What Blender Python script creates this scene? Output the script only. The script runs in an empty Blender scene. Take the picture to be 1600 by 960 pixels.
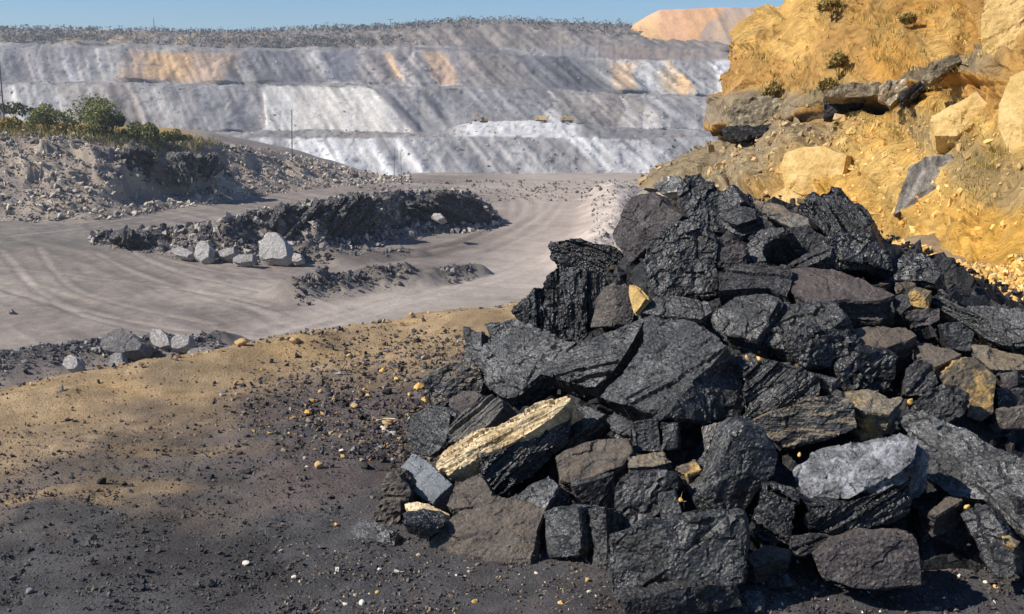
import bpy, bmesh, math, random
import numpy as np
from mathutils import Vector
R = math.radians
scene = bpy.context.scene
col = scene.collection
random.seed(7)
rng = np.random.default_rng(11)

# ------------------------------------------------------------------ camera, sky, sun, exposure
CAM_H = 1.7
FPX = 1716.0
PITCH = math.atan(360 / FPX)
cam_d = bpy.data.cameras.new('camera')
cam_d.sensor_width = 36.0
cam_d.lens = 36.0 * FPX / 1600
cam_d.clip_start = 0.05
cam_d.clip_end = 20000
cam = bpy.data.objects.new('camera', cam_d)
col.objects.link(cam)
cam.location = (0, 0, CAM_H)
cam.rotation_euler = (math.pi / 2 - PITCH, 0, 0)
scene.camera = cam

SUN = Vector((-0.74, -0.20, 0.64)).normalized()
world = bpy.data.worlds.new('World')
scene.world = world
world.use_nodes = True
wn = world.node_tree
for n in list(wn.nodes):
    wn.nodes.remove(n)
sky = wn.nodes.new('ShaderNodeTexSky')
sky.sky_type = 'NISHITA'
sky.sun_disc = False
sky.sun_elevation = math.asin(SUN.z)
sky.sun_rotation = math.atan2(SUN.x, SUN.y)
sky.air_density = 1.0
sky.dust_density = 0.0
sky.ozone_density = 10.0
sky.altitude = 700
bg = wn.nodes.new('ShaderNodeBackground')
bg.inputs['Strength'].default_value = 0.1
wo = wn.nodes.new('ShaderNodeOutputWorld')
wn.links.new(sky.outputs[0], bg.inputs[0])
wn.links.new(bg.outputs[0], wo.inputs[0])
sd = bpy.data.lights.new('sun', 'SUN')
sd.energy = 5.0
sd.angle = R(0.5)
sd.color = (1.0, 0.955, 0.88)
sun = bpy.data.objects.new('sun', sd)
col.objects.link(sun)
sun.rotation_euler = SUN.to_track_quat('Z', 'Y').to_euler()
scene.view_settings.view_transform = 'Standard'
scene.view_settings.look = 'None'
scene.view_settings.exposure = 0.22
scene.view_settings.gamma = 1.0
HAZE = 0.00022

# ------------------------------------------------------------------ helpers: camera geometry
CP, SP = math.cos(PITCH), math.sin(PITCH)
def ray(px, py):
    px = np.asarray(px, float); py = np.asarray(py, float)
    a = (px - 800) / FPX; b = (480 - py) / FPX
    return np.stack(np.broadcast_arrays(a, CP + b * SP, -SP + b * CP), -1)
ORG = np.array([0, 0, CAM_H])
def at_y(px, py, Y):                       # the point of the pixel's ray at a distance Y ahead
    d = ray(px, py)
    return ORG + d * (np.asarray(Y, float) / d[..., 1])[..., None]
def at_z(px, py, z):
    d = ray(px, py)
    return ORG + d * ((z - CAM_H) / d[..., 2])[..., None]
def to_px(P):
    P = np.asarray(P, float)
    q = P - ORG
    f = q[..., 1] * CP - q[..., 2] * SP
    u = q[..., 1] * SP + q[..., 2] * CP
    return 800 + FPX * q[..., 0] / f, 480 - FPX * u / f
def lin(r, g, b):
    def f(c):
        c /= 255.0
        return c / 12.92 if c <= 0.04045 else ((c + 0.055) / 1.055) ** 2.4
    return np.array([f(r), f(g), f(b)])

# ------------------------------------------------------------------ helpers: numpy noise
def _h(ix, iy, iz, s):
    with np.errstate(over='ignore'):
        h = (ix.astype(np.uint32) * np.uint32(374761393) + iy.astype(np.uint32) * np.uint32(668265263)
             + iz.astype(np.uint32) * np.uint32(2147483647) + np.uint32((s * 974634777) & 0xffffffff))
        h = (h ^ (h >> np.uint32(13))) * np.uint32(1274126177)
        h = (h ^ (h >> np.uint32(16))) * np.uint32(2246822519)
        h = h ^ (h >> np.uint32(15))
    return h.astype(np.float64) / 4294967295.0
def vnoise(p, s=0):
    i = np.floor(p).astype(np.int64); f = p - i
    f = f * f * f * (f * (f * 6 - 15) + 10)
    r = 0
    for dx in (0, 1):
        wx = f[..., 0] if dx else 1 - f[..., 0]
        for dy in (0, 1):
            wy = f[..., 1] if dy else 1 - f[..., 1]
            for dz in (0, 1):
                wz = f[..., 2] if dz else 1 - f[..., 2]
                r = r + wx * wy * wz * _h(i[..., 0] + dx, i[..., 1] + dy, i[..., 2] + dz, s)
    return r * 2 - 1
def fbm(p, o=4, s=0, g=0.5):
    r = 0; a = 1; t = 0
    for k in range(o):
        r = r + a * vnoise(p * (2.03 ** k) + k * 17.3, s + k); t += a; a *= g
    return r / t
def ridged(p, o=4, s=0):
    r = 0; a = 1; t = 0
    for k in range(o):
        r = r + a * (1 - 2 * np.abs(vnoise(p * (2.03 ** k) + k * 9.1, s + k))); t += a; a *= 0.5
    return r / t
def facet(p, s=0):                         # broken-stone noise: every cell is a tilted flat
    i = np.floor(p).astype(np.int64)
    best = np.full(p.shape[:-1], 1e9); val = np.zeros(p.shape[:-1])
    for dx in (-1, 0, 1):
        for dy in (-1, 0, 1):
            for dz in (-1, 0, 1):
                c = i + np.array([dx, dy, dz])
                a = (c[..., 0], c[..., 1], c[..., 2])
                q = p - (c + np.stack([_h(*a, s), _h(*a, s + 1), _h(*a, s + 2)], -1))
                d = (q * q).sum(-1)
                v = (_h(*a, s + 3) - .5) * .5 + (q[..., 0] * (_h(*a, s + 4) - .5) + q[..., 1] * (_h(*a, s + 5) - .5)
                                            + q[..., 2] * (_h(*a, s + 6) - .5)) * 2
                m = d < best
                best = np.where(m, d, best); val = np.where(m, v, val)
    return val
def P3(x, y, z=None):
    return np.stack(np.broadcast_arrays(np.asarray(x, float), y, 0.0 if z is None else z), -1)
def sstep(a, b, x):
    t = np.clip((x - a) / (b - a), 0, 1)
    return t * t * (3 - 2 * t)
def mix(a, b, t):
    return a * (1 - t[..., None]) + b * t[..., None]
def seg_dist(x, y, pts):
    d = np.full(x.shape, 1e9)
    for (x0, y0), (x1, y1) in zip(pts[:-1], pts[1:]):
        dx, dy = x1 - x0, y1 - y0
        t = np.clip(((x - x0) * dx + (y - y0) * dy) / (dx * dx + dy * dy + 1e-12), 0, 1)
        d = np.minimum(d, np.hypot(x - x0 - t * dx, y - y0 - t * dy))
    return d

# ------------------------------------------------------------------ helpers: objects
def tag(o, label=None, cat=None, group=None, kind=None):
    if label: o['label'] = label
    if cat: o['category'] = cat
    if group: o['group'] = group
    if kind: o['kind'] = kind
    return o
def link(name, me, mat=None, parent=None):
    o = bpy.data.objects.new(name, me)
    col.objects.link(o)
    if mat is not None and me is not None:
        me.materials.append(mat)
    if parent is not None:
        o.parent = parent
    return o
def np_mesh(name, V, F, colr=None, smooth=True):
    V = np.asarray(V, np.float32); F = np.asarray(F, np.int32)
    me = bpy.data.meshes.new(name)
    n = F.shape[1]
    me.vertices.add(len(V)); me.vertices.foreach_set('co', V.ravel())
    me.loops.add(F.size); me.loops.foreach_set('vertex_index', F.ravel())
    me.polygons.add(len(F))
    me.polygons.foreach_set('loop_start', np.arange(len(F), dtype=np.int32) * n)
    me.polygons.foreach_set('loop_total', np.full(len(F), n, np.int32))
    me.polygons.foreach_set('use_smooth', np.full(len(F), smooth))
    me.update(calc_edges=True)
    if colr is not None:
        a = me.color_attributes.new('Col', 'FLOAT_COLOR', 'POINT')
        c = np.ones((len(V), 4), np.float32); c[:, :3] = colr
        a.data.foreach_set('color', c.ravel())
    return me
def grid_mesh(name, X, Y, Z, colr, mat, smooth=True):
    h, w = X.shape
    k = np.arange(h * w).reshape(h, w)
    F = np.stack([k[:-1, :-1], k[:-1, 1:], k[1:, 1:], k[1:, :-1]], -1).reshape(-1, 4)
    me = np_mesh(name, np.stack([X, Y, Z], -1).reshape(-1, 3), F, None if colr is None else colr.reshape(-1, 3), smooth)
    return link(name, me, mat)

# ------------------------------------------------------------------ materials
def new_mat(name):
    m = bpy.data.materials.new(name)
    m.use_nodes = True
    nt = m.node_tree
    b = nt.nodes['Principled BSDF']
    return m, nt, b
def N(nt, t, **kw):
    n = nt.nodes.new(t)
    for k, v in kw.items():
        if k in n.inputs: n.inputs[k].default_value = v
        else: setattr(n, k, v)
    return n
def ramp(nt, src, stops):
    r = nt.nodes.new('ShaderNodeValToRGB')
    e = r.color_ramp.elements
    while len(e) < len(stops): e.new(0.5)
    for x, (p, c) in zip(e, stops):
        x.position = p
        x.color = (*c, 1) if hasattr(c, '__len__') else (c, c, c, 1)
    nt.links.new(src, r.inputs[0])
    return r.outputs[0]
def mixc(nt, a, b, f, mode='MIX'):
    m = nt.nodes.new('ShaderNodeMix'); m.data_type = 'RGBA'; m.blend_type = mode
    for s, v in ((m.inputs[0], f), (m.inputs[6], a), (m.inputs[7], b)):
        if isinstance(v, bpy.types.NodeSocket): nt.links.new(v, s)
        elif hasattr(v, '__len__'): s.default_value = (*v, 1)
        else: s.default_value = v
    return m.outputs[2]
def math_n(nt, op, a, b=0.0):
    m = nt.nodes.new('ShaderNodeMath'); m.operation = op
    for s, v in ((m.inputs[0], a), (m.inputs[1], b)):
        if isinstance(v, bpy.types.NodeSocket): nt.links.new(v, s)
        else: s.default_value = v
    return m.outputs[0]
def noise(nt, vec, scale, detail=4, rough=.55):
    n = N(nt, 'ShaderNodeTexNoise', Scale=scale, Detail=detail, Roughness=rough)
    nt.links.new(vec, n.inputs['Vector'])
    return n.outputs['Fac']
def coord(nt, k='Object'):
    return nt.nodes.new('ShaderNodeTexCoord').outputs[k]

def earth_mat(name, scales, var=.35, bump=.6, bdist=.05, rough=.95, spec=.15, vor=0):
    """colour from the mesh's own dirt zones, grain and relief from noise at the given scales"""
    m, nt, b = new_mat(name)
    at = N(nt, 'ShaderNodeAttribute', attribute_name='Col').outputs['Color']
    o = coord(nt)
    c = at
    for i, s in enumerate(scales):
        f = ramp(nt, noise(nt, o, s, 5, .65), [(.28, 1 - var), (.5, 1.0), (.75, 1 + var * .9)])
        c = mixc(nt, c, f, 1.0, 'MULTIPLY')
    nt.links.new(c, b.inputs['Base Color'])
    b.inputs['Roughness'].default_value = rough
    b.inputs['Specular IOR Level'].default_value = spec
    h = noise(nt, o, scales[-1] * 1.3, 6, .7)
    if vor:
        for sc_, w_ in ((vor, 1.6), (vor * 3.1, .6)):
            v_ = N(nt, 'ShaderNodeTexVoronoi', Scale=sc_); nt.links.new(o, v_.inputs['Vector'])
            h = math_n(nt, 'ADD', h, math_n(nt, 'MULTIPLY', v_.outputs['Distance'], w_))
    bp = N(nt, 'ShaderNodeBump', Strength=bump, Distance=bdist)
    nt.links.new(h, bp.inputs['Height']); nt.links.new(bp.outputs[0], b.inputs['Normal'])
    return m

def coal_mat(name, c1, c2, rough=(.35, .7), strata=0.0, sfreq=70, dust=None, dust_amt=0.0, spot=None, spot_amt=0.0,
             bump=1.0, spec=.5, fine=70, speck=.0, bd=.016, con=1.0):
    m, nt, b = new_mat(name)
    o = coord(nt)
    rnd = N(nt, 'ShaderNodeObjectInfo').outputs['Random']
    off = N(nt, 'ShaderNodeVectorMath', operation='ADD')
    cb = N(nt, 'ShaderNodeCombineXYZ')
    nt.links.new(math_n(nt, 'MULTIPLY', rnd, 37.0), cb.inputs[0]); nt.links.new(math_n(nt, 'MULTIPLY', rnd, 91.0), cb.inputs[1])
    nt.links.new(o, off.inputs[0]); nt.links.new(cb.outputs[0], off.inputs[1])
    o = off.outputs[0]
    big = noise(nt, o, 7, 4, .6)
    fin = noise(nt, o, fine, 5, .75)
    c = mixc(nt, c1, c2, ramp(nt, big, [(.35, 0.0), (.65, 1.0)]))
    c = mixc(nt, c, ramp(nt, fin, [(.36, 1 - .9 * con), (.46, 1 - .3 * con), (.54, 1 + .1 * con), (.66, 1 + 2 * con)]), 1.0, 'MULTIPLY')
    if speck > 0:
        sf = ramp(nt, noise(nt, o, fine * 1.7, 3, .7), [(.57, 0.0), (.65, 1.0)])
        sf = math_n(nt, 'MULTIPLY', sf, ramp(nt, noise(nt, o, 9, 4, .6), [(.46, 0.0), (.60, speck)]))
        c = mixc(nt, c, (.52, .50, .48), sf)  # pale mineral flecks, brightened in the colour to read as glints
    c = mixc(nt, c, mixc(nt, (.75, .75, .75), (1.35, 1.35, 1.35), rnd), 1.0, 'MULTIPLY')
    st = N(nt, 'ShaderNodeAttribute', attribute_name='strata').outputs['Fac']
    sv = N(nt, 'ShaderNodeCombineXYZ')
    nt.links.new(math_n(nt, 'MULTIPLY', st, float(sfreq)), sv.inputs[0])
    nt.links.new(math_n(nt, 'MULTIPLY', noise(nt, o, 6, 3, .5), 2.2), sv.inputs[1])
    sn = noise(nt, sv.outputs[0], 1.0, 3, .6)
    if strata > 0:
        c = mixc(nt, c, ramp(nt, sn, [(.33, .45), (.5, 1.0), (.68, 1.7)]), strata, 'MULTIPLY')
    if dust is not None:
        g = N(nt, 'ShaderNodeNewGeometry')
        sx = N(nt, 'ShaderNodeSeparateXYZ'); nt.links.new(g.outputs['Normal'], sx.inputs[0])
        f = math_n(nt, 'ADD', sx.outputs[2], math_n(nt, 'MULTIPLY', math_n(nt, 'SUBTRACT', noise(nt, o, 18, 5, .7), .5), 1.8))
        f = ramp(nt, f, [(.35, 0.0), (.85, dust_amt)])
        dc = mixc(nt, dust, ramp(nt, noise(nt, o, 120, 4, .8), [(.3, .5), (.7, 1.5)]), 1.0, 'MULTIPLY')
        c = mixc(nt, c, dc, f)
    if spot is not None:
        f = ramp(nt, noise(nt, o, 9, 6, .72), [(.60 - .25 * spot_amt, 0.0), (.72 - .25 * spot_amt, 1.0)])
        sc = mixc(nt, spot, ramp(nt, noise(nt, o, 60, 4, .8), [(.3, .55), (.7, 1.35)]), 1.0, 'MULTIPLY')
        c = mixc(nt, c, sc, f)
    nt.links.new(c, b.inputs['Base Color'])
    nt.links.new(ramp(nt, noise(nt, o, 24, 5, .7), [(.35, rough[0]), (.65, rough[1])]), b.inputs['Roughness'])
    b.inputs['Specular IOR Level'].default_value = spec
    vo = N(nt, 'ShaderNodeTexVoronoi', Scale=70.0); nt.links.new(o, vo.inputs['Vector'])
    pat = ramp(nt, noise(nt, o, 5, 4, .6), [(.45, .15), (.65, 1.0)])          # rough patches between smooth ones
    h = math_n(nt, 'MULTIPLY', math_n(nt, 'ADD', math_n(nt, 'MULTIPLY', fin, .5), math_n(nt, 'MULTIPLY', vo.outputs['Distance'], .45)), pat)
    h = math_n(nt, 'ADD', h, math_n(nt, 'MULTIPLY', noise(nt, o, 160, 3, .7), .12))
    if strata > 0:
        h = math_n(nt, 'ADD', h, math_n(nt, 'MULTIPLY', sn, 1.5 * strata))
    bp = N(nt, 'ShaderNodeBump', Strength=bump, Distance=bd)
    nt.links.new(h, bp.inputs['Height']); nt.links.new(bp.outputs[0], b.inputs['Normal'])
    return m

def earth_rock(name, c1, c2, scale=3.0):
    m, nt, b = new_mat(name)
    o = coord(nt)
    c = mixc(nt, c1, c2, ramp(nt, noise(nt, o, scale, 5, .6), [(.35, 0.0), (.65, 1.0)]))
    c = mixc(nt, c, ramp(nt, noise(nt, o, scale * 5, 5, .7), [(.3, .72), (.5, 1.0), (.7, 1.15)]), 1.0, 'MULTIPLY')
    nt.links.new(c, b.inputs['Base Color'])
    b.inputs['Roughness'].default_value = .95
    b.inputs['Specular IOR Level'].default_value = .1
    bp = N(nt, 'ShaderNodeBump', Strength=.6, Distance=.06)
    nt.links.new(noise(nt, o, scale * 4, 6, .7), bp.inputs['Height']); nt.links.new(bp.outputs[0], b.inputs['Normal'])
    return m

def plain_mat(name, c, rough=.6, metal=0.0, var=.2, scale=8):
    m, nt, b = new_mat(name)
    o = coord(nt)
    nt.links.new(mixc(nt, tuple(c), ramp(nt, noise(nt, o, scale, 4, .6), [(.3, 1 - var), (.7, 1 + var)]), 1.0, 'MULTIPLY'), b.inputs['Base Color'])
    b.inputs['Roughness'].default_value = rough
    b.inputs['Metallic'].default_value = metal
    return m

TAN = tuple(lin(150, 128, 92)); YEL = tuple(lin(226, 184, 112))
M = {
    'black': coal_mat('glossy_black_coal', (.0070, .0066, .0062), (.024, .023, .022), (.22, .52), .75, 75, spec=.65, speck=.5),
    'rough': coal_mat('rough_black_coal', (.0095, .0088, .0082), (.032, .030, .028), (.28, .6), .25, 60, spec=.6, fine=95, speck=.5),
    'grey': coal_mat('blue_grey_coal', (.028, .0275, .027), (.060, .059, .058), (.26, .58), .4, 55, speck=.5),
    'brown': coal_mat('purple_brown_coal', (.036, .031, .030), (.066, .056, .054), (.5, .85), .3, 60, dust=tuple(lin(96, 84, 76)), dust_amt=.5, spec=.3, speck=.3, con=.6),
    'dusty': coal_mat('dusty_brown_coal', (.042, .037, .033), (.080, .068, .057), (.6, .9), .3, 55, dust=tuple(lin(110, 97, 83)), dust_amt=.6, spec=.25, speck=.3, con=.5),
    'tan': coal_mat('tan_stained_rock', (.10, .085, .065), (.17, .14, .10), (.7, .95), .3, 60, spot=tuple(lin(190, 155, 95)), spot_amt=.45, spec=.2, con=.35),
    'shade': coal_mat('dull_dark_coal', (.018, .017, .017), (.050, .047, .047), (.5, .8), .35, 55, spec=.35, speck=.4),
    'slab': coal_mat('dark_grey_slab_coal', (.018, .017, .016), (.046, .0435, .041), (.26, .58), .25, 60, spec=.6, speck=.5),
    'yellow': coal_mat('layered_yellow_sandstone', (.46, .33, .17), (.66, .52, .32), (.75, .95), .9, 95, spec=.2, con=.35),
    'layered': coal_mat('layered_grey_shale', (.10, .092, .082), (.20, .18, .155), (.6, .9), .95, 85, spec=.25, con=.35),
    'pale': coal_mat('pale_grey_granular_rock', (.13, .14, .15), (.24, .25, .26), (.6, .9), .1, 50, spec=.3, fine=120, con=.35),
    'crust': coal_mat('white_crusted_coal', (.06, .06, .062), (.14, .14, .145), (.3, .6), .6, 60, spot=(.30, .30, .31), spot_amt=.40, con=.6, speck=.5),
    'streak': coal_mat('coal_with_tan_streak', (.018, .018, .018), (.055, .053, .052), (.35, .7), .5, 70, speck=.5, dust=tuple(lin(150, 130, 98)), dust_amt=.55),
    'boulder': earth_rock('yellow_boulder', (.52, .34, .12), (.68, .47, .20)),
    'rubble': earth_mat('rubble_rock', [1.5], .25, .5, .05),
    'gravel': earth_mat('gravel_stone', [60], .3, .5, .005, .85, .25),
}
M['ground'] = earth_mat('dusty_ground', [1.3, 9, 60], .22, 1.0, .02, .95, .1)
M['floor'] = earth_mat('pit_floor_dirt', [.05, .35, 1.8], .14, .8, .12, .95, .1)
M['far'] = earth_mat('far_wall_spoil', [.02, .12, .45], .15, .9, .8, 1.0, .05)
M['cliff'] = earth_mat('yellow_cliff_earth', [.3, 1.2, 4.5], .24, 1.0, .2, .95, .1, 1.3)
M['dark_soil'] = coal_mat('coal_fines', (.012, .012, .012), (.03, .028, .028), (.5, .8), 0, spec=.4, fine=60)
#PART2
# ------------------------------------------------------------------ terrain: the bench the photograph was taken from
LIP = np.array([(-40, -14), (-12, -1.0), (-5, 4.0), (-2.75, 5.9), (-1.6, 6.95), (-.65, 7.7), (0.0, 8.4), (1.3, 9.1), (2.6, 10.2), (3.8, 11.6), (5.2, 14), (9, 19), (30, 40)])
def bench(x, y):
    return np.where(y > 9, -.065 * (y - 9), 0.0)
def lip_d(x, y):
    d = seg_dist(x, y, LIP)
    return np.where(y > np.interp(x, LIP[:, 0], LIP[:, 1]), d, -d)
def bench_z(x, y):
    b = lip_d(x, y) + .25 * fbm(P3(x * 1.1, y * 1.1), 3, 5)
    z = bench(x, y)
    z = z + .03 * fbm(P3(x * .5, y * .5), 3, 21) + .022 * fbm(P3(x * 2.2, y * 2.2), 4, 31)
    z = z + .05 * np.exp(-((b + .25) / .22) ** 2) * (1 + fbm(P3(x * 3, y * 3), 2, 8))     # low windrow along the edge
    drop = np.where(b > 0, .78 * (np.sqrt(b * b + .09) - .3), 0)
    return np.maximum(z - drop, -21.5)
PILE_C = np.array([1.4, 5.9])
def mound_z(x, y):
    dx, dy = x - PILE_C[0], y - PILE_C[1]
    r = np.hypot(dx * np.where(dx < 0, 1.0 + .16 * sstep(-2.2, -1.2, dy) + .24 * sstep(-1.2, .2, dy), 1.0 + .22 * sstep(-.6, .6, dy)), dy * np.where(dy > 0, 1.3, 1.0))
    return 1.12 * np.maximum(0, 1 - (r / 2.6) ** 1.25)

def build_ground():
    v = np.linspace(0, 1, 300)
    y = -2.5 + 62 * (np.exp(4.2 * v) - 1) / (math.exp(4.2) - 1)
    y = np.sort(np.concatenate([y[y < 1.2], np.geomspace(1.2, 60, 340)]))
    u = np.linspace(-1, 1, 500)
    X = u[None, :] * (np.maximum(y, 0) * 1.0 + 3.2)[:, None] + np.maximum(y - 9, 0)[:, None] * .1
    Y = np.broadcast_to(y[:, None], X.shape).copy()
    Z = bench_z(X, Y)
    near = 1 - sstep(12, 25, Y)
    Z = Z + near * (.009 * fbm(P3(X * 9, Y * 9), 4, 41) + .007 * np.maximum(0, fbm(P3(X * 26, Y * 26), 3, 51)) + .005 * facet(P3(X * 22, Y * 22), 60))
    n1 = fbm(P3(X * .8, Y * .8), 4, 71); n2 = fbm(P3(X * 3.5, Y * 3.5), 4, 81)
    yel, brown = lin(184, 156, 118), lin(136, 122, 108)
    dark, purp = lin(94, 92, 91), lin(108, 98, 95)
    b = lip_d(X, Y)
    t = sstep(-1.75, -.55, b + .5 * n1 + .2 * n2 + .35 * fbm(P3(X * 9, Y * 9), 3, 73))                       # tan soil near the edge
    c = mix(np.broadcast_to(brown, X.shape + (3,)), yel, t * (.85 + .2 * n2))
    # coal dust in the foreground and round the heap
    dk = sstep(4.45, 3.65, Y + .25 * n1 + .2 * n2 - .10 * (X + 2) + .5 * fbm(P3(X * 9, Y * 9), 3, 72))
    rp = np.hypot(X - PILE_C[0], Y - PILE_C[1])
    dk2 = sstep(3.5, 2.7, rp + .4 * n1 + .25 * n2) * sstep(6.5, 5.8, Y + .25 * n1 + .2 * n2)
    c = mix(c, dark, np.clip(dk, 0, 1) * .93)
    c = mix(c, mix(np.broadcast_to(dark, c.shape), purp, sstep(-.2, .4, n1 + n2)), dk2 * .9)
    s = sstep(.25, .5, fbm(P3(X * 1.2 - 3, Y * 4.5), 4, 91)) * (1 - dk) * (1 - dk2) * .5
    c = mix(c, lin(205, 168, 114), s)
    s = sstep(.1, .45, fbm(P3(X * 2.2 + 9, Y * 2.2), 4, 95)) * .5
    c = mix(c, lin(76, 70, 66), s * sstep(-.3, -.9, b))
    s = sstep(0, 3, b)
    c = mix(c, lin(150, 135, 112), s)
    s = sstep(10, 16, Y) * .8
    c = mix(c, lin(150, 132, 105), s)
    c = c * (1 + .10 * n2 + .34 * fbm(P3(X * 18, Y * 18), 3, 96))[..., None]
    o = grid_mesh('ground', X, Y, Z, c, M['ground'])
    tag(o, kind='structure')
    # coarse sheet far below everything, out to the horizon
    k = np.linspace(-1, 1, 60)
    XX, YY = np.meshgrid(np.sign(k) * np.abs(k) ** 2 * 6000, np.sign(k) * np.abs(k) ** 2 * 6000)
    o = grid_mesh('terrain', XX, YY, np.full(XX.shape, -84.0) + 1.5 * fbm(P3(XX / 90, YY / 90), 2, 3), np.broadcast_to(lin(150, 145, 140), XX.shape + (3,)), M['far'])
    tag(o, kind='structure')
build_ground()

# ------------------------------------------------------------------ terrain: pit floor with its rubble banks
FZ = -20.0
LB_px = [-300, -100, 0, 100, 200, 330, 450, 520, 575, 640]
LB_base = [160, 164, 168, 170, 174, 191, 212, 221, 228, 231]
LB_crow = [212, 213, 211, 212, 216, 222, 240, 256, 273, 288]
MB_px = [130, 150, 200, 260, 300, 350, 420, 460, 500, 560, 600, 660, 700, 740, 765, 785]
MB_base = [149, 147, 144, 140, 137, 134.5, 135.5, 136, 138, 143, 147, 155, 158, 160, 162, 163]
MB_crow = [372, 367, 365, 357, 351, 341, 323, 316, 308, 299, 297, 296, 292, 297, 322, 345]
def crest_z(row, Y):
    d = ray(800, row)
    return CAM_H + Y * d[..., 2] / d[..., 1]
TRACKS = [
    ([(0, 390), (28, 420), (40, 445), (80, 470), (150, 505), (320, 530)], .8),
    ([(60, 385), (80, 420), (110, 455), (210, 482), (330, 505)], .8),
    ([(-40, 440), (60, 470), (160, 492), (260, 515), (400, 530)], .9),
    ([(190, 385), (240, 412), (330, 440), (450, 468)], .8),
    ([(150, 395), (215, 430), (320, 462), (430, 492)], .8),
    ([(-40, 415), (120, 432), (280, 452), (420, 478)], .7),
    ([(240, 400), (330, 420), (450, 440)], .7),
    ([(560, 402), (690, 388), (770, 362), (815, 335), (818, 316), (795, 303), (770, 301)], .8),
    ([(600, 408), (730, 390), (800, 366), (838, 338), (842, 316), (815, 301)], .8),
    ([(650, 402), (760, 378), (820, 352), (858, 325), (868, 310), (845, 296)], .8),
    ([(640, 395), (740, 375), (786, 350), (800, 326), (792, 310)], .8),
    ([(880, 310), (868, 330), (838, 362), (760, 395)], .8),
    ([(400, 545), (520, 505), (650, 470), (780, 440), (880, 395)], 1.6),
    ([(420, 520), (540, 492), (700, 450), (800, 425), (860, 395)], 1.6),
    ([(0, 362), (120, 352), (260, 334), (400, 316), (520, 300)], 1.0),
    ([(0, 372), (130, 358), (280, 340), (420, 322), (530, 306)], 1.0),
]
def floor_fields(X, Y):
    PX = 800 + FPX * X / np.maximum(Y, 1) / (CP + .0)                       # heading, as a compass bearing in pixels
    PX = 800 + (PX - 800) * CP
    n = fbm(P3(X / 14, Y / 14), 4, 2); m = fbm(P3(X / 4, Y / 4), 4, 4); q = fbm(P3(X / 1.4, Y / 1.4), 3, 6)
    Z = FZ + .35 * n + .12 * m
    bank = np.zeros(X.shape)
    # left bank
    base = np.interp(PX, LB_px, LB_base) + 4 * n + 2.5 * m
    notch = np.clip(fbm(P3(X / 7, Y / 7), 3, 29, .6) * 1.5, 0, 1) * sstep(150, 200, PX) * sstep(430, 380, PX)
    base = base + 9 * notch * sstep(.0, .3, (Y - base) / 22)
    t = (Y - base) / 22
    cz = np.interp(PX, LB_px, crest_z(np.array(LB_crow), np.array(LB_base) + 22.0))
    prof = sstep(0, 1.05, t) * .45 + .55 * np.clip(t, 0, 1) ** .8
    face = np.exp(-((t - .5) / .45) ** 2) * (PX < 640)
    prof = prof + face * (.10 * m + .06 * q)
    step = sstep(.62, .72, t + .15 * m) - sstep(.0, .1, t - .62)
    lbz = Z + (cz - FZ) * np.clip(prof, 0, 1.1) + step * .0
    scal = (1.2 * facet(P3(X / 6, Y / 5), 13) + .4 * facet(P3(X / 2.4, Y / 2.2), 14)) * face
    lbz = lbz + 1.2 * scal * sstep(.2, .6, t)
    fade = sstep(660, 560, PX)
    Zl = Z + (lbz - Z) * fade * (t > 0)
    bank = np.maximum(bank, np.clip(face * fade, 0, 1) * (t > -.05))
    # middle bank
    base = np.interp(PX, MB_px, MB_base) + 4.5 * fbm(P3(X / 6, Y / 9), 3, 23, .5) * sstep(230, 330, PX) + .9 * facet(P3(X / 3, Y / 3), 24) + .4 * q
    ccz = np.interp(PX, MB_px, crest_z(np.array(MB_crow), np.array(MB_base) + 3.5))
    inr = sstep(120, 160, PX) * sstep(788, 764, PX)
    t2 = (Y - base) / 3.2
    up = np.clip(t2, 0, 1); up = .22 * np.clip((Y - base + 4) / 4, 0, 1) * .9 + .8 * up ** 1.3
    up = np.clip(up, 0, 1)
    fall = 1 - sstep(3, 22, Y - base)
    h2 = (ccz - FZ) * up * fall * inr
    h2 = h2 * (.86 + .16 * m + .10 * q + .14 * facet(P3(X / 2.6, Y / 2.6), 25))
    Zm = np.maximum(h2, 0)
    bank2 = sstep(.3, 1.2, h2) * (Y - base < 9)
    Z = Zl + Zm
    # low rubble heaps on the floor
    heaps = np.zeros(X.shape)
    for pts, w, h in (([(465, 462), (540, 452), (635, 443)], 4.2, 1.9), ([(690, 436), (735, 428)], 2.6, 1.2), ([(480, 402), (560, 408), (640, 395)], 3, .7),
                      ([(300, 395), (420, 402), (520, 405)], 3, .9)):
        P = at_z([p[0] for p in pts], [p[1] for p in pts], FZ)[:, :2]
        d = seg_dist(X, Y, P) + 1.4 * m
        k = 1 - sstep(0, w, d)
        heaps = np.maximum(heaps, k)
        Z = Z + h * k * (1 + .5 * q)
    # dark soil windrow below the bench
    P = at_z([-120, 0, 100, 200, 320, 345], [585, 575, 562, 552, 549, 548], FZ)[:, :2]
    d = seg_dist(X, Y, P) + .8 * m
    wr = 1 - sstep(0, 4.5, d)
    Z = Z + (1.3 * wr) * (1 + .4 * q)
    # pale debris shoulder of the haul road, right
    P = at_z([930, 958, 965, 960], [415, 370, 330, 300], FZ)[:, :2]
    d = seg_dist(X, Y, P)
    sh = 1 - sstep(0, 7, d + 2 * m)
    Z = Z + 2.4 * sh * (1 + .3 * q)
    return PX, Z, bank, bank2, heaps, wr, sh, n, m, q

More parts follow.
